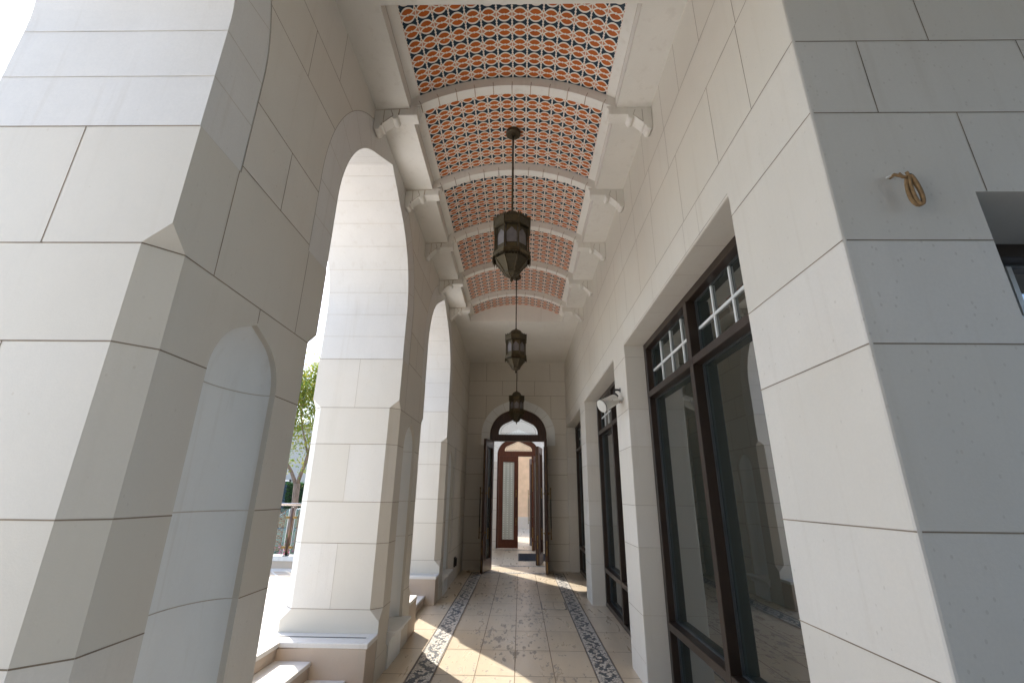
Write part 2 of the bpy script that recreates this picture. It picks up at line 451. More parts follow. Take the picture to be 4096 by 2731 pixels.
def make_pillar(k):
    y0 = P0 + PD * k; y1 = y0 + PW; yc = (y0 + y1) / 2
    mb = MB()
    z0, za, zb_, zc, zd, zt = 0, .455, .542, 2.297, 2.372, SPR
    def prof(c0, c1):       # outline of one face: width coordinate from c0 to c1
        return [(c0, z0), (c1, z0), (c1, za), (c1 - CH, zb_), (c1 - CH, zc), (c1, zd), (c1, zt), (c0, zt), (c0, zd), (c0 + CH, zc), (c0 + CH, zb_), (c0, za)]
    nz = .31
    no = niche_outline(yc, nz)
    mb.poly([prof(y0, y1), no], lambda a, z: (XL, a, z), S)
    mb.poly([prof(y0, y1)], lambda a, z: (XO, a, z), S)
    mb.poly([prof(XO, XL)], lambda a, z: (a, y0, z), S)
    mb.poly([prof(XO, XL)], lambda a, z: (a, y1, z), S)
    for xs, ys in ((XL, y0), (XL, y1), (XO, y0), (XO, y1)):
        dx = -CH if xs == XL else CH; dy = CH if ys == y0 else -CH
        A = lambda z: (xs + dx, ys, z); B = lambda z: (xs, ys + dy, z); C = lambda z: (xs, ys, z)
        mb.add([A(zb_), B(zb_), B(zc), A(zc)], [(0, 1, 2, 3)], S)
        mb.add([A(zb_), B(zb_), C(za)], [(0, 1, 2)], S)
        mb.add([A(zc), B(zc), C(zd)], [(0, 1, 2)], S)
        n = (-dx, -dy, 0)
        for z in (.545, 1.067, 1.418, 1.942, 2.294): mb.ribbon(A(z), B(z), n, J)
    # joints on the faces
    vx = -1.636
    for (yy, s) in ((y0, -1), (y1, 1)):
        for z in (.545, 1.067, 1.418, 1.942, 2.294): mb.ribbon((XO + CH, yy, z), (XL - CH, yy, z), (0, s, 0), J)
        for a, b in ((.545, 1.067), (1.418, 1.942), (2.294, SPR)): mb.ribbon((vx, yy, a), (vx, yy, b), (0, s, 0), JF if k else J, .004)
    for z in (.545, 1.067, 1.418, 1.942):
        mb.ribbon((XL, y0 + CH, z), (XL, yc - .255, z), (1, 0, 0), J); mb.ribbon((XL, yc + .255, z), (XL, y1 - CH, z), (1, 0, 0), J)
    mb.ribbon((XL, y0, .18), (XL, y1, .18), (1, 0, 0), JF, .003)
    mb.ribbon((XL, y0 + CH, 2.294), (XL, y1 - CH, 2.294), (1, 0, 0), J)
    mb.ribbon((XL, yc, 2.225), (XL, yc, 2.294), (1, 0, 0), J)
    for d in (-.335, .335): mb.ribbon((XL, yc + d, 2.294), (XL, yc + d, SPR), (1, 0, 0), J)
    # straight reveal of the niche
    rv = .027
    mb.add([(XL, a, z) for a, z in no] + [(XL - rv, a, z) for a, z in no], [(i, i + 1, len(no) + i + 1, len(no) + i) for i in range(len(no) - 1)], S)
    po = mb.build('pillar', arc, loc=(0, 0, 0))
    po.location = -Vector(arc.location)
    md = po.modifiers.new('edge', 'BEVEL'); md.width = .008; md.segments = 2; md.limit_method = 'ANGLE'; md.angle_limit = math.radians(25)
    # hollow of the niche: a shallow concave shell, lighter stone
    nb = MB(); L = M['composite']
    rows = []
    right = arch_right(.255, .275, .45, 10)
    prf = [(.255, nz)] + [(.255, nz + (1.94 - nz) * i / 8) for i in range(1, 8)] + [(w, 1.94 + h) for w, h in right]
    NT_ = 16
    def shell(w, t, z): return (XL - rv - .13 * (w / .255) * sqrt(max(0, 1 - t * t)), yc + w * t, z)
    ts = [sin(-PI / 2 + PI * i / NT_) for i in range(NT_ + 1)]
    vs = [shell(max(w, 1e-4), t, z) for w, z in prf for t in ts]; n = NT_ + 1
    nb.add(vs, [(i * n + j, i * n + j + 1, (i + 1) * n + j + 1, (i + 1) * n + j) for i in range(len(prf) - 1) for j in range(NT_)], L, True)
    for z in (1.067, 1.418, 1.942):
        for j in range(NT_):
            a, b = Vector(shell(.255, ts[j], z)), Vector(shell(.255, ts[j + 1], z))
            nb.ribbon(a, b, Vector((XL + .3, yc, z)) - (a + b) / 2, JF, .004, .002)
    o = nb.build('niche', po, merge=False, recalc=False)
    o.location = (0, 0, 0)
    # moulded sill and apron under it
    sb = MB()
    h = .33
    pr = [(.0, .31), (.085, .31), (.092, .303), (.092, .288), (.08, .279), (.062, .272), (.045, .255), (.032, .232), (.028, .205), (0.0, .205)]
    sb.prism([(XL + d, z) for d, z in pr], lambda x, z: (x, yc - .285, z), lambda x, z: (x, yc + .285, z), L)
    sb.add([(XL, yc - .255, .3102), (XL, yc + .255, .3102), (XL - .16, yc + .2, .3102), (XL - .16, yc - .2, .3102)], [(0, 1, 2, 3)], L)
    sb.box((XL - .02, yc - .23, .0), (XL + .014, yc + .23, .21), L)
    o = sb.build('sill', po, bevel=.004); o.location = (0, 0, 0)
    return po

for k in (-1, 0, 1, 2): make_pillar(k)

# wall over the piers with the arch openings
def arch_open(kc):             # centre of the opening after pillar kc
    return P0 + PD * kc + PW + AHW
YW0, YW1, ZT = -5.3, 10.62, 5.15
def inner_curve(yc):
    return [(yc - AHW, SPR)] + arch_full(yc, STILT, AHW, ARISE, AM, 22) + [(yc + AHW, SPR)]
outline = [(YW0, 0), (P0 - PD + .02, 0), (P0 - PD + .02, SPR)]  # starts with a blind stretch added behind the viewpoint to shut out light
for k in (-1, 0, 1): outline += inner_curve(arch_open(k))
yend = P0 + PD * 2 + PW
outline += [(yend, SPR), (yend, 0), (YW1, 0), (YW1, ZT), (YW0, ZT)]
REC = .003
mb = MB()
SL = M['stone_l']
mb.prism(outline, lambda a, z: (XO + REC, a, z), lambda a, z: (XL - REC, a, z), SL)
# smooth soffit courses: a joint every 0.245 m along the curve
for k in (-1, 0, 1):
    cv = inner_curve(arch_open(k)); pts = [Vector((0, a, z)) for a, z in cv]
    half = pts[:len(pts) // 2 + 1]
    for side in (0, 1):
        seq = half if side == 0 else [Vector((0, 2 * arch_open(k) - p.y, p.z)) for p in half]
        acc = 0; nxt = .002
        for i in range(len(seq) - 1):
            d = (seq[i + 1] - seq[i]); ln_ = d.length
            while nxt < acc + ln_:
                p = seq[i] + d * ((nxt - acc) / ln_)
                t = d.normalized(); nrm = Vector((0, -t.z, t.y)) if side == 1 else Vector((0, t.z, -t.y))
                wj = .0045 if nxt < .01 else .003
                mb.ribbon((XO + REC, p.y, p.z), (XL - REC, p.y, p.z), nrm, J if nxt < .01 else JF, wj, .0012)
                q = p - nrm * .256
                if q.z < ZC: mb.ribbon((XL - REC, p.y, p.z), (XL - REC, q.y, q.z), (1, 0, 0), JF, .003)
                nxt += .245
            acc += ln_
wo = mb.build('arch_wall', arc); wo.location = -Vector(arc.location)
# ashlar facing between the archivolts, one tongue per pier
def off_half(z):               # half width of the archivolt's outer edge at height z
    b = .255
    if z <= STILT: return AHW + b
    pts = arch_right(AHW, ARISE, AM, 30)
    best = 0
    out = []
    for i in range(len(pts)):
        p = Vector(pts[i]); q = Vector(pts[min(i + 1, len(pts) - 1)]); pr_ = Vector(pts[max(i - 1, 0)])
        t = (q - pr_).normalized(); nn = Vector((t.y, -t.x)); out.append(p + nn * b)
    h = z - STILT
    for i in range(len(out) - 1):
        if (out[i].y - h) * (out[i + 1].y - h) <= 0:
            f = (h - out[i].y) / max(1e-6, out[i + 1].y - out[i].y); return out[i].x + (out[i + 1].x - out[i].x) * f
    return 0.0
for k in (-1, 0, 1, 2):
    yc = P0 + PD * k + PW / 2; cl = yc - PD / 2; cr = yc + PD / 2
    zs = [SPR] + [STILT + (ZC - STILT) * i / 22 for i in range(23)]
    lo = [(cl + off_half(z), z) for z in zs]; hi = [(cr - off_half(z), z) for z in zs]
    if k == 2: hi = [(YE, z) for z in zs]
    fb = MB()
    fb.prism(hi + lo[::-1], lambda a, z: (XL - REC, a, z), lambda a, z: (XL, a, z), S, caps=(False, True))
    for ed, sg in ((lo, 1), (hi, -1)):
        for p, q in zip(ed, ed[1:]):
            if sg == 1 or k < 2: fb.ribbon((XL, p[0] + sg * .0015, p[1]), (XL, q[0] + sg * .0015, q[1]), (1, 0, 0), J, .003, .001)
    def span(z): return (cl + off_half(z), (cr - off_half(z)) if k < 2 else YE)
    for z in (2.825, 3.178, 3.705, 4.06):
        a, b = span(z); fb.ribbon((XL, a, z), (XL, b, z), (1, 0, 0), J)
    lev = [2.825, 3.178, 3.705, 4.06, ZC]
    for i in range(4):
        za_, zb2 = lev[i], lev[i + 1]; a, b = span(za_)
        js = [yc] if i % 2 == 0 else [yc - .345, yc + .345]
        if k == 2: js += [yc + .7, yc + 1.4, yc + 1.95] if i % 2 == 0 else [yc + 1.05, yc + 1.75]
        if i >= 2: js += [yc - 1.03 + (.345 if i % 2 == 0 else 0), yc + 1.03 - (.345 if i % 2 == 0 else 0)] if k < 2 else []
        for y in js:
            ztop = zb2
            if a + .02 < y < b - .02: fb.ribbon((XL, y, za_), (XL, y, ztop), (1, 0, 0), J, .004)
    if k == 2:
        yy0 = yend
        fb.poly([[(yy0, 0), (YE, 0), (YE, SPR), (yy0, SPR)]], lambda a, z: (XL, a, z), S)
        for z in COURSES[:5]: fb.ribbon((XL, yy0 - .05, z), (XL, YE, z), (1, 0, 0), J)
        for i, z in enumerate(COURSES[:4]):
            fb.ribbon((XL, yy0 + (.5 if i % 2 else .95), z), (XL, yy0 + (.5 if i % 2 else .95), COURSES[i + 1]), (1, 0, 0), J, .004)
    o = fb.build('ashlar_facing', arc); o.location = -Vector(arc.location)

# ================================================================== STEPS
def make_steps(ya, yb, ca, cb, label):
    """three marble risers between two cheek blocks; ya..yb the flight, ca / cb the outer ends of the cheeks"""
    t = thing('stone_steps', label, 'steps', (-1.6, (ya + yb) / 2, 0), 'flights of steps up to the plaza')
    B, L = M['stone_b'], M['plaza']
    for i, (xn, z) in enumerate(((-1.353, .122), (-1.64, .243))):
        mb = MB()
        mb.box((xn - .01 - (1.64 - 1.353) - .02, ya, z - .032), (xn + .012, yb, z), L)
        mb.box((xn - .30, ya, 0.0 if i == 0 else .122), (xn, yb, z - .032), B)
        wbuild(mb, 'tread', t, bevel=.004)
    mb = MB()
    mb.box((-2.02, ya, ZP - .032), (-1.90, yb, ZP + .002), L); mb.box((-2.02, ya, .243), (-1.915, yb, ZP - .032), B)
    wbuild(mb, 'top_nosing', t, bevel=.004)
    for a, b in ((ca, ya), (yb, cb)):
        mb = MB(); mb.box((-2.05, a, 0), (XL - .003, b, ZP - .036), B); mb.box((-2.05, a, ZP - .036), (XL + .004, b, ZP + .002), L)
        if b - a < .3: mb.ribbon((-2.0, b - .12, ZP + .002), (XL - .06, b - .12, ZP + .002), (0, 0, 1), M['gasket'], .022, .001); mb.ribbon((-2.0, b - .12, ZP + .003), (XL - .06, b - .12, ZP + .003), (0, 0, 1), M['blackmetal'], .006, .001)
        wbuild(mb, 'cheek_wall', t, bevel=.004)
    return t
for k, lab in ((0, 'pale marble steps rising through the nearest archway in view, beside the white arch pier'),
               (1, 'short marble steps in the farther archway, half hidden behind the middle pier')):
    a = P0 + PD * k + PW
    make_steps(a + .385, a + 1.647, a + .001, a + 1.921, lab)
a = P0 - PD + PW

# ================================================================== FLOOR, PLAZA, GROUND
mb = MB(); F = M['floor']
mb.quad((-2.0, -6, 0), (6, -6, 0), (6, 30, 0), (-2.0, 30, 0), F)
for x in (-.387, -.037, .313): mb.ribbon((x, -1, 0), (x, 10.0, 0), (0, 0, 1), J, .009, .0012)
ys = [4.663 + .687 * i for i in range(-7, 9)]
for i, y in enumerate(ys):
    if y < 10.05: mb.ribbon((-.742, y, 0), (.676, y, 0), (0, 0, 1), J, .008, .0016)
    for xa, xb in ((-1.3, -.962), (.889, 1.3)): mb.ribbon((xa, y, 0), (xb, y, 0), (0, 0, 1), J, .008, .0016)
for y in (10.45, 10.7, 11.6, 12.4, 13.2): mb.ribbon((-1.2, y, 0), (1.3, y, 0), (0, 0, 1), JF, .005, .0016)
for x in (-.4, -.03, .33): mb.ribbon((x, 10.3, 0), (x, 14.2, 0), (0, 0, 1), JF, .005, .0012)
struct(mb.build('floor', recalc=False, merge=False))
for nm, ax, c, h, lo, hi in (('floor_mosaic', 0, -.852, .11, -1.0, 10.15), ('floor_mosaic', 0, .7825, .1065, -1.0, 10.15)):
    mb = MB(); mb.quad((c - h, lo, .004), (c + h, lo, .004), (c + h, hi, .004), (c - h, hi, .004), pebble_mat(0, c, h))
    for s in (-1, 1): mb.ribbon((c + s * h, lo, .0045), (c + s * h, hi, .0045), (0, 0, 1), J, .008, .001)
    struct(mb.build(nm, recalc=False, merge=False))
for c, h, x0, x1 in ((10.10, .055, -.742, .676), (11.02, .06, -1.19, 1.2), (14.05, .055, -1.19, 1.2)):
    mb = MB(); mb.quad((x0, c - h, .004), (x1, c - h, .004), (x1, c + h, .004), (x0, c + h, .004), pebble_mat(1, c, h))
    struct(mb.build('floor_mosaic', recalc=False, merge=False))
mb = MB(); mb.quad((-2.03, -8, ZP), (-2.03, 7.95, ZP), (-14, 7.95, ZP), (-14, -8, ZP), M['plaza'])
mb.quad((-2.0, 7.95, ZP), (-2.0, 7.95, -3), (-14, 7.95, -3), (-14, 7.95, ZP), M['stone_b'])
mb.quad((-2.0, -8, ZP), (-14, -8, ZP), (-14, -8, -3), (-2.0, -8, -3), M['stone_b']); mb.quad((-14, -8, ZP), (-14, 7.95, ZP), (-14, 7.95, -3), (-14, -8, -3), M['stone_b'])
for y in (1.2, 2.1, 3.0, 3.9, 4.8, 5.7, 6.6): mb.ribbon((-2.06, y, ZP), (-14, y, ZP), (0, 0, 1), JF, .006)
for x in (-2.55, -3.4, -4.25, -5.1, -5.95): mb.ribbon((x, -6, ZP), (x, 7.0, ZP), (0, 0, 1), JF, .006)
struct(mb.build('plaza', recalc=False, merge=False))
mb = MB()
mb.quad((-14, 7.0, ZP + .004), (-2.1, 7.0, ZP + .004), (-2.1, 7.45, ZP + .004), (-14, 7.45, ZP + .004), M['stone_b'])
for i in range(40):
    x = -2.2 - i * .3
    mb.ribbon((x, 7.02, ZP + .004), (x - .3, 7.43, ZP + .004), (0, 0, 1), M['plaza'], .03); mb.ribbon((x - .3, 7.02, ZP + .004), (x, 7.43, ZP + .004), (0, 0, 1), M['plaza'], .03)
struct(mb.build('paving_border', recalc=False, merge=False))
mb = MB(); mb.quad((-400, -400, -.45), (400, -400, -.45), (400, 400, -.45), (-400, 400, -.45), simple('dry ground', (.40, .36, .30), .9, var=.25, vscale=.5))
struct(mb.build('ground', recalc=False, merge=False))
mb = MB(); mb.quad((-40, 9.5, -.44), (-2.5, 9.5, -.44), (-2.5, 17.0, -.44), (-40, 17.0, -.44), simple('road asphalt', (.12, .12, .12), .85, var=.2, vscale=3))
struct(mb.build('road', recalc=False, merge=False))
mb = MB(); mb.quad((-40, 17.0, -.43), (-2.5, 17.0, -.43), (-2.5, 19.4, -.43), (-40, 19.4, -.43), simple('lawn', (.10, .20, .03), .9, var=.4, vscale=6))
struct(mb.build('lawn', recalc=False, merge=False))

mb = MB(); mb.quad((-1.98, -5, .005), (6.2, -5, .005), (6.2, .95, .005), (-1.98, .95, .005), simple('dark bounce damper', (.20, .21, .225), .6, var=.2, vscale=3))  # unseen dark sheet added to cut bounce onto the front wall
struct(mb.build('bounce_damper_floor', recalc=False, merge=False))
# inspection hatch in the paving
t = thing('access_hatch', 'square stone-filled inspection hatch let into the travertine floor beside the right pebble band', 'hatch', (.495, 7.33, 0))
mb = MB()
for a, b in (((.32, 7.09), (.66, 7.09)), ((.66, 7.09), (.66, 7.56)), ((.66, 7.56), (.32, 7.56)), ((.32, 7.56), (.32, 7.09))):
    mb.ribbon((*a, .003), (*b, .003), (0, 0, 1), M['gasket'], .014, .001)
wbuild(mb, 'rim', t, recalc=False, merge=False)
mb = MB(); mb.quad((.327, 7.097, .003), (.653, 7.097, .003), (.653, 7.553, .003), (.327, 7.553, .003), F)
mb.ribbon((.5, 7.1, .003), (.485, 7.3, .003), (0, 0, 1), J, .005); mb.ribbon((.485, 7.3, .003), (.50, 7.55, .003), (0, 0, 1), J, .005)
for x in (.34, .64): mb.box((x - .012, 7.105, .003), (x + .012, 7.125, .006), M['blackmetal'])
wbuild(mb, 'lid', t, recalc=False, merge=False)

# ================================================================== WINDOW WALL (right)
S = M['stone_w']
ww = thing('window_wall', 'long cream ashlar wall with three tall dark framed windows on the right of the walkway', 'wall', (XR, Y_FAC, 0))
WINS = [(1.956, 4.39), (4.93, 7.364), (7.905, 10.33)]
ZH = 2.95; XB = 1.533
out = [(Y_FAC, 0)]
for a, b in WINS: out += [(a, 0), (a, ZH), (b, ZH), (b, 0)]
out += [(YE + .22, 0), (YE + .22, ZT), (Y_FAC, ZT)]
mb = MB()
mb.prism(out, lambda a, z: (XR, a, z), lambda a, z: (XB, a, z), S)
N = (-1, 0, 0)
segs_low = [(Y_FAC, WINS[0][0]), (WINS[0][1], WINS[1][0]), (WINS[1][1], WINS[2][0]), (WINS[2][1], YE)]
for z in COURSES:
    if z < ZH:
        for a, b in segs_low:
            mb.ribbon((XR, a, z), (XR, b, z), N, J, .004)
        for a, b in WINS:
            mb.ribbon((XR, a, z), (1.25, a, z), (0, 1, 0), JF, .0035); mb.ribbon((XR, b, z), (1.25, b, z), (0, -1, 0), JF, .0035)
    else: mb.ribbon((XR, Y_FAC, z), (XR, YE, z), N, J, .004)
mb.ribbon((XR, Y_FAC, .19), (XR, WINS[0][0], .19), N, JF, .0035)
for a, b in segs_low[1:]: mb.ribbon((XR, a, .19), (XR, b, .19), N, JF, .0035)
lev = [ZH, 3.178, 3.705, 4.06, ZC]
y = 2.675
offs = {0: [2.33, 2.56, 3.3, 3.9, 4.39], 1: [1.632, 1.99, 2.53, 3.15, 3.62, 4.15], 2: [1.62, 2.669, 3.095, 3.645, 4.2], 3: [1.987, 2.341, 2.675, 3.198, 3.65, 4.15]}
for i in range(4):
    base = offs[i]
    for rep in range(4):
        for y in base:
            yy = y + 2.975 * rep
            if Y_FAC + .05 < yy < YE - .05: mb.ribbon((XR, yy, lev[i]), (XR, yy, lev[i + 1]), N, J if i else JF, .0035)
for a, b in WINS:
    for f in (.2, .36, .5, .64, .82):
        yy = a + (b - a) * f; mb.ribbon((XR, yy, ZH), (1.25, yy, ZH), (0, 0, -1), JF, .0035)
    mb.ribbon((XR, a, ZH + .012), (XR, b, ZH + .012), N, JF, .006)
wm = wbuild(mb, 'masonry', ww)
bw = wm.data.attributes.new('bevel_weight_edge', 'FLOAT', 'EDGE')
for e in wm.data.edges:
    q = [wm.data.vertices[i].co + wm.location + ww.location for i in e.vertices]
    if all(abs(v.x - XR) < 1e-4 for v in q): bw.data[e.index].value = 1.0
md = wm.modifiers.new('edge', 'BEVEL'); md.width = .009; md.segments = 2; md.limit_method = 'WEIGHT'

def make_window(a, b, parent, to3, zb=0.0, zh=ZH, two=True):
    """frame with one mullion, transom and low rail; to3(depth, along, z) places it"""
    Fm, G, Bm, Gk = M['frame'], M['glass'], M['bar'], M['gasket']
    d0, d1, dg = 0.0, .10, .075
    fw = .062; mid = (a + b) / 2; mw = .032
    zt0, zt1, zl0, zl1 = 2.395, 2.452, .455, .512
    if zh < 2.9: zt0, zt1 = 1.9, 1.95
    fb = MB()
    def bx(lo, hi, mat, m=fb):
        p, q = to3(*lo), to3(*hi)
        m.box(tuple(min(p[i], q[i]) for i in range(3)), tuple(max(p[i], q[i]) for i in range(3)), mat)
    bx((d0, a, zb), (d1, a + fw, zh), Fm); bx((d0, b - fw, zb), (d1, b, zh), Fm)
    bx((d0 + .001, a + fw, zh - fw), (d1, b - fw, zh), Fm); bx((d0 + .001, a + fw, zb), (d1, b - fw, zb + .06), Fm)
    bx((d0 - .012, mid - mw, zb + .06), (d1, mid + mw, zh - fw), Fm)
    for z0, z1 in ((zt0, zt1), (zl0, zl1)):
        for p, q in ((a + fw, mid - mw), (mid + mw, b - fw)): bx((d0 - .010, p, z0), (d1 - .002, q, z1), Fm)
    fr = wbuild(fb, 'frame', parent, bevel=.003)
    rows = [(zb + .06, zl0), (zl1, zt0), (zt1, zh - fw)]
    for p, q in ((a + fw, mid - mw), (mid + mw, b - fw)):
        for ri, (z0, z1) in enumerate(rows):
            pb = MB(); e = .008
            bx((dg, p + .002, z0 + .001), (dg + .012, q - .002, z1 - .001), G, pb)
            wbuild(pb, 'pane', parent)
            gb = MB()
            for lo, hi in (((dg - .018, p, z0), (dg - .001, p + e, z1)), ((dg - .018, q - e, z0), (dg - .001, q, z1)),
                           ((dg - .017, p + e, z0), (dg - .001, q - e, z0 + e)), ((dg - .017, p + e, z1 - e), (dg - .001, q - e, z1))): bx(lo, hi, Gk, gb)
            wbuild(gb, 'gasket', parent)
            if ri == 2:
                bb = MB()
                for i in (1, 2, 3):
                    y = p + (q - p) * i / 4; bx((dg - .014, y - .010, z0 + e), (dg - .002, y + .010, z1 - e), Bm, bb)
                zm = (z0 + z1) / 2
                xs = [p + e] + [p + (q - p) * i / 4 for i in (1, 2, 3)] + [q - e]
                for i in range(4): bx((dg - .0135, xs[i] + (.010 if i else 0), zm - .010), (dg - .002, xs[i + 1] - (.010 if i < 3 else 0), zm + .010), Bm, bb)
                wbuild(bb, 'glazing_bars', parent)
for a, b in WINS:
    w = bpy.data.objects.new('window', None); COL.objects.link(w); w.empty_display_size = .1
    w.parent = ww; w.location = Vector((1.248, (a + b) / 2, 0)) - Vector(ww.location)
    make_window(a + .001, b - .001, w, lambda d, y, z: (1.248 + d, y, z))

# facade turning right at the corner
fw_ = thing('facade_wall', 'shaded grey stone front wall turning right from the corner, with a rope hook on it', 'wall', (XB, Y_FAC, 0))
mb = MB()
X1 = 6.0; fo = [(XB, 2.485), (3.4, 2.485), (3.4, 0), (X1, 0), (X1, ZT), (XB, ZT)]
mb.prism(fo, lambda a, z: (a, Y_FAC, z), lambda a, z: (a, Y_FAC + .5, z), S)
wbuild(mb, 'masonry', fw_)
mb = MB(); N = (0, -1, 0)
for i, z in enumerate(COURSES): mb.ribbon((XR + .012, Y_FAC, z), (XB if z < 2.485 else X1, Y_FAC, z), N, J, .0042)
for i, (z0, z1) in enumerate(zip(COURSES, COURSES[1:] + [4.5])):
    xs = [1.572, 2.2, 2.9] if i % 2 == 0 else [1.294, 1.9, 2.55]
    for x in xs:
        if x < XB and z0 < 2.4: continue
        if x > XB and z0 < 2.4: 
            if i == 4: mb.ribbon((x, Y_FAC, 2.487), (x, Y_FAC, z1), N, J, .0036)
            continue
        mb.ribbon((x, Y_FAC, z0), (x, Y_FAC, z1), N, J, .0036)
wbuild(mb, 'mortar_joints', fw_, recalc=False, merge=False)
w = bpy.data.objects.new('window', None); COL.objects.link(w); w.parent = fw_; w.location = Vector((2.4, 1.64, 0)) - Vector(fw_.location)
make_window(XB + .001, 3.399, w, lambda d, x, z: (x, 1.64 + d, z), 0.0, 2.484)

# ================================================================== END WALL AND DOORWAYS
DX = -.042
def end_wall(y0, y1, label, name, dx, hw, spr, rise, xl, xr, stone_m, zt, ohw, orise, obot, m=.4, joints=True, lump=None):
    t = thing(name, label, 'wall', (dx, y0, 0))
    mb = MB()
    hole = [(dx - hw, 0)] + arch_full(dx, spr, hw, rise, m, 16) + [(dx + hw, 0)]
    outer = [(xl, 0)] + hole + [(xr, 0), (xr, zt), (xl, zt)]
    mb.prism(outer, lambda a, z: (a, y0, z), lambda a, z: (a, y1, z), stone_m)
    if joints:
        N = (0, -1, 0); zs = [.19, .517, 1.041, 1.388, 1.915, 2.25, 2.796, 3.152, 3.68, 4.03]
        def osz(z):
            if z < obot: return hw
            if z < spr: return ohw
            pts = arch_right(ohw, orise, m, 24)
            for i in range(len(pts) - 1):
                if pts[i][1] <= z - spr <= pts[i + 1][1]: return pts[i][0]
            return 0
        for i, z in enumerate(zs):
            o = osz(z)
            if o > 0: mb.ribbon((xl, y0, z), (dx - o, y0, z), N, J, .006); mb.ribbon((dx + o, y0, z), (xr, y0, z), N, J, .006)
            else: mb.ribbon((xl, y0, z), (xr, y0, z), N, J, .006)
        for z0, z1, xs in ((4.03, 4.46, (-.803, .70, -.06)), (3.68, 4.03, (-.422, .331)), (3.152, 3.68, (-.79, .71))):
            for x in xs: mb.ribbon((x, y0, z0), (x, y0, z1), N, J, .006)
    wbuild(mb, 'masonry', t)
    sb = MB()
    inn = [(dx - hw - .002, obot)] + arch_full(dx, spr, hw + .002, rise + .002, m, 16) + [(dx + hw + .002, obot)]
    oo = [(dx - ohw, obot)] + arch_full(dx, spr, ohw, orise, m, 16) + [(dx + ohw, obot)]
    ring = oo + inn[::-1]
    sb.prism(ring, lambda a, z: (a, y0 - .012, z), lambda a, z: (a, y0 + .01, z), M['composite'])
    for i in range(2, len(oo) - 2, 5): sb.ribbon((inn[i][0], y0 - .012, inn[i][1]), (oo[i][0], y0 - .012, oo[i][1]), (0, -1, 0), JF, .005)
    wbuild(sb, 'arch_surround', t)
    return t
end_wall(YE, YE + .22, 'cream ashlar end wall closing the walkway, pierced by the arched doorway', 'end_wall', DX, .645, 2.78, .64, XL - .01, 1.5, S, ZT, .835, .85, 2.545)

def door_frame(t, y0, y1, dx, hw, spr, rise, tb, tt, gw, gtop, wood, m=.4):
    mb = MB()
    outer = [(dx - hw + .001, 0)] + arch_full(dx, spr, hw - .001, rise - .001, m, 16) + [(dx + hw - .001, 0)]
    jw = .055
    inner_low = [(dx - hw + jw, 0), (dx - hw + jw, tb), (dx + hw - jw, tb), (dx + hw - jw, 0)]
    loop = outer + inner_low[::-1]
    gl = [(dx - gw, tt)] + arch_full(dx, tt + .03, gw, gtop - tt - .03, .46, 12)[1:-1] + [(dx + gw, tt)]
    n = len(loop); g = len(gl)
    for f in (lambda a, z: (a, y0, z), lambda a, z: (a, y1, z)): mb.poly([loop, gl], f, wood)
    for lp in (loop, gl):
        k = len(lp); mb.add([(a, y0, z) for a, z in lp] + [(a, y1, z) for a, z in lp], [(i, (i + 1) % k, k + (i + 1) % k, k + i) for i in range(k)], wood)
    # inner moulding round the fanlight
    gl2 = [(dx + (a - dx) * 1.07, tt + (z - tt) * 1.08 - .012) for a, z in gl]
    mb.prism(gl2 + gl[::-1], lambda a, z: (a, y0 - .012, z), lambda a, z: (a, y0 + .005, z), wood)
    wbuild(mb, 'frame', t)
    gb = MB(); gb.prism(gl, lambda a, z: (a, y0 + .03, z), lambda a, z: (a, y0 + .038, z), M['clear'])
    # etched lattice along the foot of the fanlight
    wbuild(gb, 'fanlight_glass', t)
    eb = MB()
    for i in range(22):
        x = dx - gw * .9 + gw * 1.8 * i / 22; s = gw * 1.8 / 22
        eb.ribbon((x, y0 + .029, tt + .006), (x + s, y0 + .029, tt + .045), (0, -1, 0), M['gasket'], .004); eb.ribbon((x + s, y0 + .029, tt + .006), (x, y0 + .029, tt + .045), (0, -1, 0), M['gasket'], .004)
    gi = [(dx + (a - dx) * .9, tt + (z - tt) * .9) for a, z in gl]
    for p, q in zip(gi, gi[1:]): eb.ribbon((p[0], y0 + .029, p[1]), (q[0], y0 + .029, q[1]), (0, -1, 0), M['gasket'], .006)
    wbuild(eb, 'etched_border', t, recalc=False, merge=False)

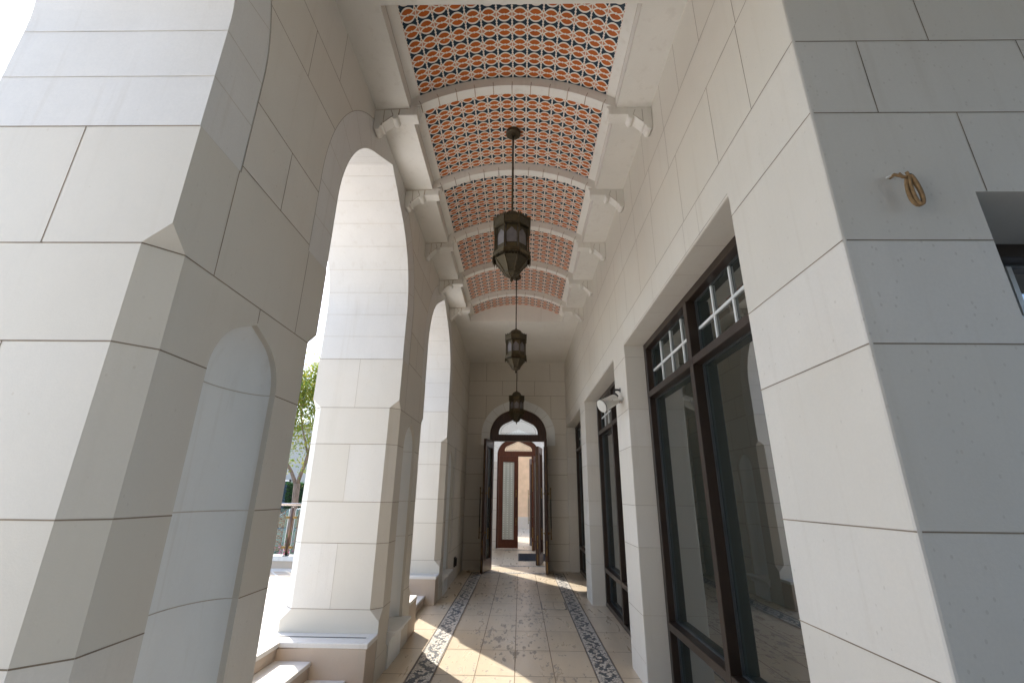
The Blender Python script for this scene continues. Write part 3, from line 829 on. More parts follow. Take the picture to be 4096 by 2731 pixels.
def door_leaf(t, hinge, free, h, wood, glass, th=.055, handles=True, plate=True, studs=False, z0=.012):
    """one leaf drawn in its own frame: local x from the hinge to the free edge"""
    hx, hy = hinge; d = Vector((free[0] - hx, free[1] - hy)); L = d.length
    root = bpy.data.objects.new('door_leaf', None); COL.objects.link(root); root.parent = t; root.empty_display_size = .1
    root.location = Vector((hx, hy, 0)) - Vector(t.location); root.rotation_euler = (0, 0, math.atan2(d.y, d.x))
    st = .125 if L > .3 else L / 2.6; zb, ztp = .245, h - .17
    mb = MB(); a, b = -th / 2, th / 2
    mb.box((0, a, z0), (st, b, h), wood); mb.box((L - st, a, z0), (L, b, h), wood)
    mb.box((st, a + .001, z0), (L - st, b - .001, zb), wood); mb.box((st, a + .001, ztp), (L - st, b - .001, h), wood)
    for s in (-1, 1):      # raised bolection moulding round the glass
        w = .022; y0, y1 = (b, b + .012) if s > 0 else (a - .012, a)
        mb.box((st - w, y0, zb - w), (st, y1, ztp + w), wood); mb.box((L - st, y0, zb - w), (L - st + w, y1, ztp + w), wood)
        mb.box((st, y0, zb - w), (L - st, y1, zb), wood); mb.box((st, y0, ztp), (L - st, y1, ztp + w), wood)
    def put(m, nm, **kw):
        o = m.build(nm, None, **kw); o.parent = root; return o
    put(mb, 'panelled_frame', bevel=.003)
    gb = MB(); gb.box((st, -.006, zb), (L - st, .006, ztp), glass); put(gb, 'glass_panel')
    if handles:
        for s in (-1, 1):
            hb = MB(); y = s * (th / 2 + .065); x = L - .062
            prof = []
            zlo, zhi = .635, 1.64
            z = zlo
            prof += [(.002, zlo), (.014, zlo + .006), (.017, zlo + .018), (.014, zlo + .03), (.006, zlo + .036)]
            for i in range(6): zz = zlo + .036 + i * .03; prof += [(.007, zz), (.0135, zz + .015), (.007, zz + .03)]
            zz = zlo + .216
            mid0, mid1 = zz, zhi - .216
            hb.lathe(prof, 8, M['brass'], (x, y, 0), True)
            hb.lathe([(.010, mid0), (.011, mid0 + .02), (.011, mid1 - .02), (.010, mid1)], 8, M['blackmetal'], (x, y, 0), True)
            hb.lathe([(r, zlo + zhi - q) for r, q in prof[::-1]], 8, M['brass'], (x, y, 0), True)
            for q in (zlo + .12, zhi - .12): hb.tube([(x, y, q), (x, s * th / 2, q)], .006, M['brass'], 6); hb.lathe([(.02, -.02), (.022, 0), (.02, .02)], 8, M['brass'], (x, s * (th / 2 + .003), q))
            put(hb, 'pull_handle')
    if plate:
        pb = MB()
        for zz0, zz1, hw_ in ((.35, .62, .010), (.03, .24, .008), (1.6, 2.4, .004)): pb.box((L, -hw_, zz0), (L + .0025, hw_, zz1), M['brass'])
        pb.box((L + .0025, -.005, .47), (L + .004, .005, .51), M['blackmetal'])
        put(pb, 'lock_plate')
    if studs:
        sb = MB()
        for zz in (.15, .5, .6, .9, 1.6, 2.1, 2.5): sb.lathe([(.001, -.014), (.012, -.006), (.014, .004), (.004, .012)], 8, M['brass'], (L + .004, 0, zz))
        put(sb, 'stud')
    return root
d1 = thing('arched_doorway', 'dark brown arched double doorway with fanlight, both leaves swung open toward the walkway', 'door', (DX, YE + .1, 0))
door_frame(d1, YE + .06, YE + .15, DX, .645, 2.78, .64, 2.645, 2.795, .445, 3.185, M['wood'])
M['doorglass'] = glass_clear('leaf glass', (.16, .17, .15), .12, .12)
door_leaf(d1, (-.612, YE + .09), (-.755, 9.93), 2.64, M['wood'], M['doorglass'])
door_leaf(d1, (.575, YE + .09), (.55, 9.91), 2.64, M['wood'], M['doorglass'])
# second, inner pair of leaves folded back behind the right jamb
door_leaf(d1, (.52, 11.62), (.405, 11.09), 2.60, M['wood'], M['doorglass'], th=.085, handles=False)

D2 = 14.4; DX2 = -.05
end_wall(D2, D2 + .22, 'bright white stone cross wall behind the first doorway, with a second arched door', 'cross_wall', DX2, .65, 2.66, .58, -2.6, 3.0, M['stone_l'], 4.9, .86, .78, 2.45)
d2 = thing('arched_doorway', 'reddish timber arched doorway beyond the first one, its left leaf shut with an etched glass strip', 'door', (DX2, D2 + .1, 0))
door_frame(d2, D2 + .05, D2 + .14, DX2, .65, 2.66, .58, 2.62, 2.775, .425, 3.09, M['wood_r'])
door_leaf(d2, (-.64, D2 + .02), (-.048, D2 + .02), 2.615, M['wood_r'], M['etched'])
door_leaf(d2, (.55, D2 + .30), (.33, D2 + .80), 2.60, M['wood'], M['etched'])
door_leaf(d2, (.50, D2 - .02), (.372, D2 - .56), 2.60, M['wood_r'], M['etched'], handles=False, studs=True)

# court between the doors and the passage beyond: piers and far wall that the doorways show
t = thing('court_wall', 'unseen cream stone wall left of the court, its tall opening shaped to admit one band of sun', 'wall', (-1.3, 12.5, 0))  # out of view, shaped to narrow the sun falling on the floor
mb = MB(); mb.prism([(YE + .222, 0), (10.95, 0), (10.95, 4.5), (12.2, 4.5), (12.2, 0), (D2 - .001, 0), (D2 - .001, 4.95), (YE + .222, 4.95)], lambda a, z: (-1.36, a, z), lambda a, z: (-1.2, a, z), M['stone_l']); wbuild(mb, 'masonry', t)
t = thing('court_wall', 'bright cream stone side wall of the sunlit court between the two doorways', 'wall', (2.6, 12.5, 0))
mb = MB(); mb.box((1.7, YE + .22, 0), (1.9, D2, 4.2), M['stone_l']); wbuild(mb, 'masonry', t)
for y, lab in ((15.9, 'first stone pier past the second doorway, hidden beside its shut leaf'), (17.75, 'stone pier farther along the passage past the second doorway'),):
    t = thing('stone_pier', lab, 'pier', (-1.6, y, 0), 'piers beyond the second doorway')
    mb = MB(); mb.box((-2.0, y - .45, 0), (-1.3, y + .45, 4.3), M['stone']); mb.box((-2.04, y - .5, 0), (-1.26, y + .5, .3), M['stone_l']); wbuild(mb, 'shaft', t, bevel=.02)
t = thing('plaster_wall', 'apricot plaster wall closing the passage seen through the second doorway', 'wall', (0, 22.3, 0))
mb = MB(); mb.box((-3, 22.3, .52), (3, 22.5, 5), M['orange_plaster']); wbuild(mb, 'plaster', t)
mb = MB(); mb.box((-3, 22.27, 0), (3, 22.5, .46), M['stone_b']); mb.box((-3, 22.25, .46), (3, 22.5, .52), M['stone_b']); wbuild(mb, 'skirting', t)
t = thing('doormat', 'flat charcoal rubber doormat on the marble floor between the two doorways', 'doormat', (.3, 12.5, 0))
mb = MB(); mb.box((-.01, 11.87, .0045), (.8, 13.19, .016), M['mat']); wbuild(mb, 'pad', t)
mb = MB()
for lo, hi in (((-.035, 11.845, .0045), (.825, 11.869, .012)), ((-.035, 13.191, .0045), (.825, 13.215, .012)), ((-.035, 11.87, .0045), (-.011, 13.19, .012)), ((.801, 11.87, .0045), (.825, 13.19, .012))): mb.box(lo, hi, M['rubber'])
wbuild(mb, 'rubber_edge', t)

# black vent near the end of the arcade wall
t = thing('wall_outlet', 'small black weatherproof outlet box low on the left wall near the end door', 'outlet', (XL, 9.12, .3))
mb = MB(); mb.box((XL - .001, 9.06, .235), (XL + .03, 9.18, .40), M['rubber']); wbuild(mb, 'back_box', t, bevel=.006)
mb = MB(); mb.box((XL + .03, 9.075, .25), (XL + .05, 9.165, .385), M['blackmetal']); wbuild(mb, 'lid', t, bevel=.008)

# ================================================================== VAULTED CEILING
vc = thing('vaulted_ceiling', 'segmental barrel vault over the walkway with ringed rust and navy tile panels between plaster ribs', 'ceiling', (XC, 4.9, ZC))
PL, GR = M['plaster'], M['grime']
YV0, YV1 = 2.06, 7.70
HV = .845; ZS = 4.59; ZK = 4.827; RV = (HV ** 2 + (ZK - ZS) ** 2) / (2 * (ZK - ZS)); ZO = ZK - RV
HT = .775
def vz(dx, r=RV): return ZO + sqrt(r * r - dx * dx)
def arcxs(h0, h1, n, r=RV):
    a0, a1 = math.asin(h0 / r), math.asin(h1 / r)
    return [r * sin(a0 + (a1 - a0) * i / n) for i in range(n + 1)]
mb = MB()     # flat soffits and end ceilings
mb.box((XL - .02, YV0, ZC), (XC - HV, YV1, ZC + .1), PL); mb.box((XC + HV, YV0, ZC), (XR + .02, YV1, ZC + .1), PL)
mb.box((XL - .02, YV1, ZC), (XR + .02, YE + .02, ZC + .1), PL)
mb.box((XL - .02, -5, ZC), (XR + .02, YV0, ZC + .1), PL)
mb.box((XR + .02, -5, ZC), (6.2, Y_FAC - .001, ZC + .1), PL)
wbuild(mb, 'soffit', vc)
mb = MB()     # tympana and springing margins
for y, s in ((YV0, 1), (YV1, -1)):
    xs = arcxs(-HV, HV, 24)
    lp = [(XC - HV, ZC + .001)] + [(XC + x, vz(x)) for x in xs] + [(XC + HV, ZC + .001)]
    mb.poly([lp], lambda a, z: (a, y - s * .001, z), PL)
for s in (-1, 1):
    x0 = XC + s * HV
    x1 = x0 - s * .003
    mb.quad((x1, YV0, ZC - .0005), (x1, YV1, ZC - .0005), (x1, YV1, ZS), (x1, YV0, ZS), PL)
    xs = arcxs(HT, HV, 3); vs = []
    for x in xs: vs += [(XC + s * x, YV0, vz(x)), (XC + s * x, YV1, vz(x))]
    mb.add(vs, [(2 * i, 2 * i + 1, 2 * i + 3, 2 * i + 2) for i in range(3)], PL, True)
    mb.ribbon((x1, YV0, ZS - .006), (x1, YV1, ZS - .006), (-s, 0, 0), GR, .006)
wbuild(mb, 'springing', vc, recalc=False, merge=False)
RIBS = [2.89 + 1.04 * i for i in range(5)]; RW = .085
edges = [YV0] + [v for r in RIBS for v in (r, r + RW)] + [YV1]
arcl = RV * 2 * math.asin(HT / RV); NCOL = 14
for bi in range(0, len(edges), 2):
    ya, yb = edges[bi], edges[bi + 1]
    pb = MB(); n = 28; xs = arcxs(-HT, HT, n); uv = []
    vs = []
    for i, x in enumerate(xs):
        for y in (ya, yb):
            vs.append((XC + x, y, vz(x) - .0005))
            v = (yb - y) / .1175 if bi < len(edges) - 2 else (y - ya) / .1175
            uv.append((NCOL * i / n, v))
    pb.add(vs, [(2 * i, 2 * i + 1, 2 * i + 3, 2 * i + 2) for i in range(n)], M['tile'], True)
    pb.uv = uv
    wbuild(pb, 'tiled_panel', vc, recalc=False, merge=False)
for r in RIBS:
    rb = MB(); n = 40; ro = RV; ri = RV - .088
    hx = HV - .004
    xs = arcxs(-hx, hx, n, ri); xo = arcxs(-HV + .002, HV - .002, n, ro + .01)
    bot = [(XC + x, vz(x, ri)) for x in xs]; top = [(XC + x, vz(x, ro + .01)) for x in xo]
    rb.prism(bot + top[::-1], lambda a, z: (a, r, z), lambda a, z: (a, r + RW, z), PL)
    # little fillets between the rib segments
    la = math.asin(hx / ri)
    for k in range(-5, 6):
        an = k * (.157 / ri)
        if abs(an) > la: continue
        x, z = XC + ri * sin(an), ZO + ri * cos(an); t_ = Vector((cos(an), 0, -sin(an))); nn = Vector((-sin(an), 0, -cos(an)))
        c0 = Vector((x, r, z))
        a_, b_ = c0 - t_ * .006, c0 + t_ * .006
        rb.add([a_ - nn * .004, b_ - nn * .004, b_ + nn * .002, a_ + nn * .002] + [p + Vector((0, RW + .002, 0)) for p in (a_ - nn * .004, b_ - nn * .004, b_ + nn * .002, a_ + nn * .002)],
               [(0, 1, 2, 3), (4, 5, 6, 7), (0, 1, 5, 4), (1, 2, 6, 5), (2, 3, 7, 6), (3, 0, 4, 7)], PL)
        rb.ribbon(a_ + Vector((0, -.0005, 0)) + nn * .001, a_ + Vector((0, -.0005, 0)) - nn * .04, (0, -1, 0), GR, .005)
        rb.ribbon(a_ - t_ * .002, a_ - t_ * .002 + Vector((0, RW, 0)), nn, GR, .007, .003)
    wbuild(rb, 'rib', vc)
    for s, xw, soff in ((1, XL, XC - HV), (-1, XR, XC + HV)):
        cb = MB()
        pr = [(0, ZC + .0), (0, 4.305)]
        pr += [(.026 - .026 * cos(PI * i / 6), 4.300 - .026 * sin(PI * i / 6)) for i in range(1, 6)]   # bulb at the wall
        pr += [(.052, 4.306), (.058, 4.318), (.072, 4.318), (.072, 4.333), (.142, 4.400)]
        pr += [(.165 - .024 * cos(PI * i / 6), 4.402 - .024 * sin(PI * i / 6)) for i in range(1, 6)]   # roll
        pr += [(.19, 4.418), (.345, 4.418), (.345, 4.478), (.36, 4.484), (.36, ZC + .012), (.28, ZC + .012), (.28, ZC)]
        f0 = lambda d, z: (xw + s * d, r - .008, z); f1 = lambda d, z: (xw + s * d, r + RW + .008, z)
        cb.prism(pr, f0, f1, PL)
        # raised edge fillet leaving the sunk triangular panel of the cheek
        for yy in (r - .008,):
            for p, q in (((.075, 4.47), (.075, 4.345)), ((.075, 4.345), (.15, 4.415)), ((.15, 4.415), (.13, 4.47))):
                cb.ribbon((xw + s * p[0], yy, p[1]), (xw + s * q[0], yy, q[1]), (0, -1, 0), GR if s > 0 else M['joint_f'], .005)
            if s > 0:
                cb.ribbon((xw + .005, yy, 4.47), (xw + .27, yy, 4.485), (0, -1, 0), GR, .006)
                cb.ribbon((xw + .195, yy, 4.42), (xw + .20, yy, 4.48), (0, -1, 0), GR, .009)
                cb.ribbon((xw + .062, yy, 4.315), (xw + .062, yy, 4.34), (0, -1, 0), GR, .006)
        wbuild(cb, 'corbel', vc, bevel=.003)
mb = MB(); mb.box((XO, -5, 4.98), (6.2, YE + .22, 5.15), M['stone']); wbuild(mb, 'roof_slab', vc)
mb = MB(); mb.box((.6, -5, 5.15), (6.2, YE + .2, 10.5), M['stone']); wbuild(mb, 'shading_mass', vc)  # unseen block added above the roof to shade ground at the right

# unseen walls added behind the viewpoint to darken the front wall
PWM = simple('grey blue light block', (.30, .32, .35), .8, var=.1, vscale=2)
pw = thing('light_block_wall', 'plain unseen wall added behind the viewpoint to keep light off the front wall', 'wall', (2, -5, 0))
mb = MB(); mb.box((XO, -5.3, 0), (6.2, -5.0, 4.98), PWM); wbuild(mb, 'back', pw)
mb = MB(); mb.box((6.0, -5.0, 0), (6.2, -3.4, 4.98), PWM); wbuild(mb, 'side', pw)
# ================================================================== LANTERNS
def make_lantern(loc, label):
    t = thing('hanging_lantern', label, 'lantern', loc, 'pierced bronze lanterns hanging in a row')
    B, FR, LA, G = M['bronze'], M['fret'], M['lattice'], M['lglass']
    R8 = PI / 8
    def put(mb, nm, parent=t, **kw):
        o = mb.build(nm, None, **kw); o.parent = parent; return o
    mb = MB(); mb.lathe([(.0, 1.612), (.066, 1.612), (.07, 1.60), (.07, 1.575), (.062, 1.568), (.02, 1.565), (.016, 1.55)], 24, B, smooth=False); put(mb, 'ceiling_plate')
    mb = MB(); mb.tube([(0, 0, .68), (0, 0, 1.57)], .0095, B, 10)
    mb.lathe([(.012, .69), (.02, .70), (.012, .715)], 10, B, smooth=True); put(mb, 'rod')
    mb = MB(); mb.lathe([(.100, .60)] + [(.098 * cos(PI / 2 * i / 7), .605 + .088 * sin(PI / 2 * i / 7)) for i in range(7)] + [(.008, .695)], 16, FR, smooth=True, rot=R8)
    for k in range(8):
        a = R8 + 2 * PI * k / 8
        mb.tube([(.1 * cos(b) * cos(a), .1 * cos(b) * sin(a), .605 + .09 * sin(b)) for b in [PI / 2 * i / 6 for i in range(7)]], .004, B, 5)
    put(mb, 'dome')
    # crown: sloping lid, pierced band and a cresting of small leaves
    mb = MB(); mb.lathe([(.095, .603), (.168, .583), (.177, .580), (.177, .572), (.170, .568)], 8, B, rot=R8)
    mb.lathe([(.171, .568), (.171, .512)], 8, FR, rot=R8, caps=False)
    mb.lathe([(.170, .512), (.176, .508), (.176, .498), (.163, .493)], 8, B, rot=R8)
    for k in range(8):
        a0, a1 = R8 + 2 * PI * k / 8, R8 + 2 * PI * (k + 1) / 8
        p0, p1 = Vector((.176 * cos(a0), .176 * sin(a0), .578)), Vector((.176 * cos(a1), .176 * sin(a1), .578))
        n = 7
        for i in range(n):
            c = p0.lerp(p1, (i + .5) / n); d = (p1 - p0).normalized() * ((p1 - p0).length / n * .46); h = .026 if i % 2 == 0 else .016
            nn = Vector((c.x, c.y, 0)).normalized() * .003; up = Vector((0, 0, 1))
            out_ = [c - d, c - d * .55 + up * h * .5, c - d * .8 + up * h * .62, c + up * h, c + d * .8 + up * h * .62, c + d * .55 + up * h * .5, c + d]
            m = len(out_)
            mb.add([p + nn for p in out_] + [p - nn for p in out_], [tuple(range(m)), tuple(range(2 * m - 1, m - 1, -1))] + [(q, (q + 1) % m, m + (q + 1) % m, m + q) for q in range(m)], B)
        e = Vector((.171 * cos(a0), .171 * sin(a0), 0)); mb.tube([e + Vector((0, 0, .50)), e + Vector((0, 0, .575))], .006, B, 6)
    put(mb, 'crown')
    # glazed body: eight panes behind pierced heads and feet
    for k in range(8):
        a0, a1 = R8 + 2 * PI * k / 8, R8 + 2 * PI * (k + 1) / 8
        r = .140; am = (a0 + a1) / 2
        p0, p1 = Vector((r * cos(a0), r * sin(a0), 0)), Vector((r * cos(a1), r * sin(a1), 0)); nn = Vector((cos(am), sin(am), 0))
        L = (p1 - p0).length
        def at(u, z, o=0): return p0 + (p1 - p0) * u + nn * o + Vector((0, 0, z))
        gb = MB(); gb.add([at(0, .262), at(1, .262), at(1, .494), at(0, .494)], [(0, 1, 2, 3)], G)
        po = put(gb, 'pane', recalc=False)
        fb = MB()
        # pierced foot panel and a head with an ogee opening
        fb.add([at(.06, .262, .004), at(.94, .262, .004), at(.94, .315, .004), at(.06, .315, .004)], [(0, 1, 2, 3)], FR)
        hp = [(.06, .494), (.06, .405), (.14, .425), (.22, .437), (.30, .440), (.36, .453), (.43, .462), (.5, .466), (.57, .462), (.64, .453), (.70, .440), (.78, .437), (.86, .425), (.94, .405), (.94, .494)]
        fb.poly([hp], lambda u, z: at(u, z, .004), FR)
        for q, w in (((.06, .262), (.06, .494)), ((.94, .262), (.94, .494))): fb.tube([at(q[0], q[1], .004), at(w[0], w[1], .004)], .004, B, 5)
        fb.tube([at(.06, .316, .005), at(.94, .316, .005)], .003, B, 5)
        o = fb.build('fretwork', None, recalc=False, merge=False); o.parent = po
        cb = MB(); e = Vector((.158 * cos(a0), .158 * sin(a0), 0))
        prof = [(.0065, .255), (.008, .27), (.0055, .285), (.0052, .45), (.0085, .462), (.0055, .474), (.008, .488), (.007, .497)]
        cb.lathe(prof, 8, M['bronze_l'], tuple(e), True); put(cb, 'colonnette')
    # skirt of pointed drops
    mb = MB(); mb.lathe([(.150, .266), (.168, .262), (.174, .255), (.168, .250)], 8, B, rot=R8)
    for k in range(8):
        a0, a1 = R8 + 2 * PI * k / 8, R8 + 2 * PI * (k + 1) / 8
        T = lambda a, r, z: Vector((r * cos(a), r * sin(a), z))
        n = 5
        for i in range(n):
            u0, u1 = i / n, (i + 1) / n
            f = lambda u, z, o=0: T(a0, .170 + (.255 - z) * .16 + o, z).lerp(T(a1, .170 + (.255 - z) * .16 + o, z), u)
            um = (u0 + u1) / 2; du = (u1 - u0) / 2
            sh = [(u0, .255), (u1, .255), (u1, .222), (um + du * .72, .214), (um + du * .5, .222), (um + du * .3, .206), (um, .188), (um - du * .3, .206), (um - du * .5, .222), (um - du * .72, .214), (u0, .222)]
            m = len(sh)
            mb.add([f(u, z) for u, z in sh] + [f(u, z, -.005) for u, z in sh], [tuple(range(m)), tuple(range(2 * m - 1, m - 1, -1))] + [(q, (q + 1) % m, m + (q + 1) % m, m + q) for q in range(m)], B)
    mb.slots = [M['bronze_l'] if q is B else q for q in mb.slots]
    put(mb, 'skirt', recalc=False)
    mb = MB(); mb.lathe([(.135, .262), (.138, .215), (.148, .212), (.150, .203), (.142, .198)], 8, B, rot=R8)
    bowl = [(.142, .198), (.128, .176), (.108, .152), (.090, .128), (.075, .106), (.068, .088)]
    mb.lathe(bowl, 8, LA, rot=R8, caps=False)
    for k in range(8):
        a = R8 + 2 * PI * k / 8
        mb.tube([((r + .002) * cos(a), (r + .002) * sin(a), z) for r, z in bowl], .006, M['bronze_l'], 5)
    mb.lathe([(.068, .088), (.073, .084), (.073, .078), (.066, .074)], 8, B, rot=R8); put(mb, 'bowl')
    mb = MB(); mb.lathe([(.066, .074), (.045, .062), (.018, .046), (.010, .042)], 8, FR, rot=R8, caps=False)
    for k in range(8):
        a = R8 + 2 * PI * k / 8; mb.tube([(.066 * cos(a), .066 * sin(a), .074), (.018 * cos(a), .018 * sin(a), .046)], .003, B, 5)
    mb.lathe([(.011, .046), (.007, .038), (.012, .030), (.0145, .022), (.010, .012), (.004, .006), (.001, 0)], 10, B, smooth=True); put(mb, 'finial')
    return t
l0 = make_lantern((XC - .006, 3.49, 3.212), 'largest and nearest pierced bronze lantern, hanging from the tiled vault on a long rod')
copy_tree(l0, (XC + .005, 6.55, 3.212), 'middle pierced bronze lantern, seen against the plain plaster ceiling below the vault')
copy_tree(l0, (XC - .002, 9.5, 2.885), 'smallest and farthest pierced bronze lantern, hanging in front of the door arch')

# ================================================================== HORN SPEAKER, ROPE HOOK
hs = thing('horn_speaker', 'white weatherproof horn loudspeaker on a bracket fixed to the pier between two windows', 'loudspeaker', (XR, 4.64, 2.43))
W = M['white_pl']
back = Vector((.975, 4.615, 2.437)); front = Vector((.822, 4.545, 2.352)); ax = (front - back).normalized()
mb = MB()
Rz = ax.to_track_quat('Z', 'Y').to_matrix(); Lh = (front - back).length
def lz(prof, mb=mb, mat=W, n=24, smooth=True):
    vs = []; fs = []
    for r, z in prof:
        for k in range(n): vs.append(back + Rz @ Vector((r * cos(2 * PI * k / n), r * sin(2 * PI * k / n), z)))
    for i in range(len(prof) - 1):
        for k in range(n): fs.append((i * n + k, i * n + (k + 1) % n, (i + 1) * n + (k + 1) % n, (i + 1) * n + k))
    mb.add(vs, fs, mat, smooth)
lz([(.001, -.012), (.045, -.012), (.053, -.004), (.056, .01), (.063, Lh - .012), (.066, Lh - .008), (.066, Lh)])
wbuild(mb, 'horn_body', hs, recalc=True)
mb = MB(); lz([(.066, Lh), (.060, Lh + .002), (.030, Lh + .001), (.001, Lh)], mb, W); lz([(.0665, Lh - .014), (.0675, Lh - .012), (.0675, Lh - .009), (.0665, Lh - .007)], mb, M['gasket']); wbuild(mb, 'front_grille', hs)
mb = MB(); piv = back + ax * .055; sd = Rz @ Vector((1, 0, 0))
if sd.y > 0: sd = -sd
sd = Vector((0, -1, 0))
for s in (-1, 1):
    a = piv + sd * s * .068; b = Vector((XR - .004, a.y + .01, 2.434))
    d = (b - a); u = Vector((0, 0, .008)); w_ = Vector((0, .0025, 0)); e = a - d.normalized() * .012
    mb.add([e - u - w_, b - u - w_, b + u - w_, e + u - w_, e - u + w_, b - u + w_, b + u + w_, e + u + w_], [(0, 1, 2, 3), (4, 5, 6, 7), (0, 1, 5, 4), (1, 2, 6, 5), (2, 3, 7, 6), (3, 0, 4, 7)], W)
    mb.lathe([(.001, -.006), (.006, -.005), (.006, .005), (.001, .006)], 10, M['chrome'], tuple(a + sd * s * .003))
mb.box((XR - .006, 4.545, 2.424), (XR + .001, 4.70, 2.444), W); mb.box((XR - .03, 4.60, 2.40), (XR + .001, 4.64, 2.423), M['chrome'])
wbuild(mb, 'bracket', hs, bevel=.001)
mb = MB(); fx = (XR, 4.68, 2.549)
ctrl = [Vector(v) for v in ((XR - .006, 4.68, 2.549), (XR - .035, 4.68, 2.553), (XR - .062, 4.675, 2.545), (XR - .066, 4.665, 2.52), (XR - .05, 4.65, 2.495), (XR - .042, 4.64, 2.478), (XR - .055, 4.63, 2.468), (XR - .085, 4.62, 2.47), (XR - .105, 4.612, 2.468))]
pts = []
for i in range(len(ctrl) - 1):
    p0, p1, p2, p3 = ctrl[max(i - 1, 0)], ctrl[i], ctrl[i + 1], ctrl[min(i + 2, len(ctrl) - 1)]
    for j in range(8):
        u = j / 8; pts.append(.5 * ((2 * p1) + (p2 - p0) * u + (2 * p0 - 5 * p1 + 4 * p2 - p3) * u * u + (3 * p1 - p0 - 3 * p2 + p3) * u ** 3))
mb.tube(pts, [.0105 + (.0018 if i % 2 else 0) for i in range(len(pts))], M['rubber'], 8)
wbuild(mb, 'conduit', hs)
mb = MB(); mb.add([(XR - .005, 4.68 + .024 * cos(a), 2.549 + .024 * sin(a)) for a in [2 * PI * k / 16 for k in range(16)]] + [(XR, 4.68 + .026 * cos(a), 2.549 + .026 * sin(a)) for a in [2 * PI * k / 16 for k in range(16)]],
                   [tuple(range(16))] + [(k, (k + 1) % 16, 16 + (k + 1) % 16, 16 + k) for k in range(16)], M['gasket'])
wbuild(mb, 'flange', hs)

rh = thing('rope_hook', 'old hook with a looped tan cord screwed into the shaded front wall', 'hook', (1.27, Y_FAC, 2.535))
mb = MB(); hp = [(1.262, Y_FAC, 2.540), (1.262, Y_FAC - .02, 2.538), (1.266, Y_FAC - .032, 2.524)] + [(1.278 - .013 * cos(a), Y_FAC - .036, 2.528 - .013 * sin(a) * 1.0) for a in [PI * .15 * i for i in range(9)]]
mb.tube(hp, .0055, M['rope'], 8); mb.lathe([(.014, -.003), (.012, .003)], 12, M['stone_l'], (1.262, Y_FAC - .003, 2.54)); wbuild(mb, 'hook', rh)
for j, (dx, sx, yo) in enumerate(((0, 1.0, 0), (.0035, .62, -.006))):
    mb = MB(); pts = []
    for i in range(25):
        a = 2 * PI * i / 24; zz = 2.463 + .056 * cos(a); wv = .0165 * sx * sin(a) * (1.0 - .35 * cos(a))
        pts.append((1.291 + dx + wv + (2.519 - zz) * .07, Y_FAC - .034 + yo - .003 * sin(a), zz))
    mb.tube(pts, .0058, M['rope'], 8, caps=False); wbuild(mb, 'cord_loop', rh)
mb = MB(); mb.lathe([(.001, -.009), (.008, -.006), (.009, .002), (.006, .009), (.001, .010)], 10, M['blackmetal'], (1.2965, Y_FAC - .036, 2.517), True); wbuild(mb, 'knot', rh)

# ================================================================== OUTSIDE: KERB, RAILING, PLANTING, STREET
k_ = thing('kerb_wall', 'low marble kerb wall along the plaza edge carrying the glass railing', 'kerb', (-5, 7.85, ZP))
mb = MB(); mb.box((-14, 7.755, ZP), (-2.4, 7.95, .47), M['stone_b']); wbuild(mb, 'base_course', k_)
mb = MB(); mb.box((-14, 7.735, .47), (-2.4, 7.97, .535), M['plaza']); wbuild(mb, 'coping', k_, bevel=.004)
rl = thing('glass_railing', 'glass balustrade with bronze posts and a polished round handrail on the kerb', 'railing', (-3.7, 7.83, .535))
mb = MB(); mb.tube([(-13.5, 7.83, 1.30), (-2.45, 7.83, 1.30)], .024, M['chrome'], 14); wbuild(mb, 'handrail', rl)
posts = [-3.715 - .95 * i for i in range(-1, 10)]
for x in posts:
    mb = MB(); mb.tube([(x, 7.83, .54), (x, 7.83, 1.245)], .026, M['steel'], 12); mb.lathe([(.05, .536), (.05, .546), (.03, .556)], 14, M['blackmetal'], (x, 7.83, 0))
    mb.tube([(x, 7.83, 1.24), (x, 7.83, 1.28)], .008, M['chrome'], 8)
    for z in (.66, 1.105):
        for s in (-1, 1): mb.box((x + s * .058 - .034, 7.815, z - .017), (x + s * .058 + .034, 7.845, z + .017), M['brass'])
    wbuild(mb, 'post', rl, bevel=0)
for x in posts[1:]:
    mb = MB(); mb.box((x + .055, 7.826, .56), (x + .895, 7.834, 1.235), M['railglass'])
    po = wbuild(mb, 'glass_panel', rl)
    mb = MB()
    for xx in (x + .052, x + .893): mb.box((xx, 7.824, .56), (xx + .006, 7.836, 1.237), M['bar'])
    mb.box((x + .058, 7.824, .556), (x + .892, 7.836, .5605), M['bar'])
    for i in range(7):     # gold strapwork printed on the glass
        z = .62 + i * .085
        for xx in (x + .11, x + .72):
            for p, q in (((0, 0), (.12, .07)), ((.12, 0), (0, .07)), ((0, 0), (.12, 0)), ((0, 0), (0, .085)), ((.12, 0), (.12, .085))):
                mb.ribbon((xx + p[0], 7.825, z + p[1]), (xx + q[0], 7.825, z + q[1]), (0, -1, 0), M['steel'], .010)
    o = wbuild(mb, 'trim', po, recalc=False, merge=False)

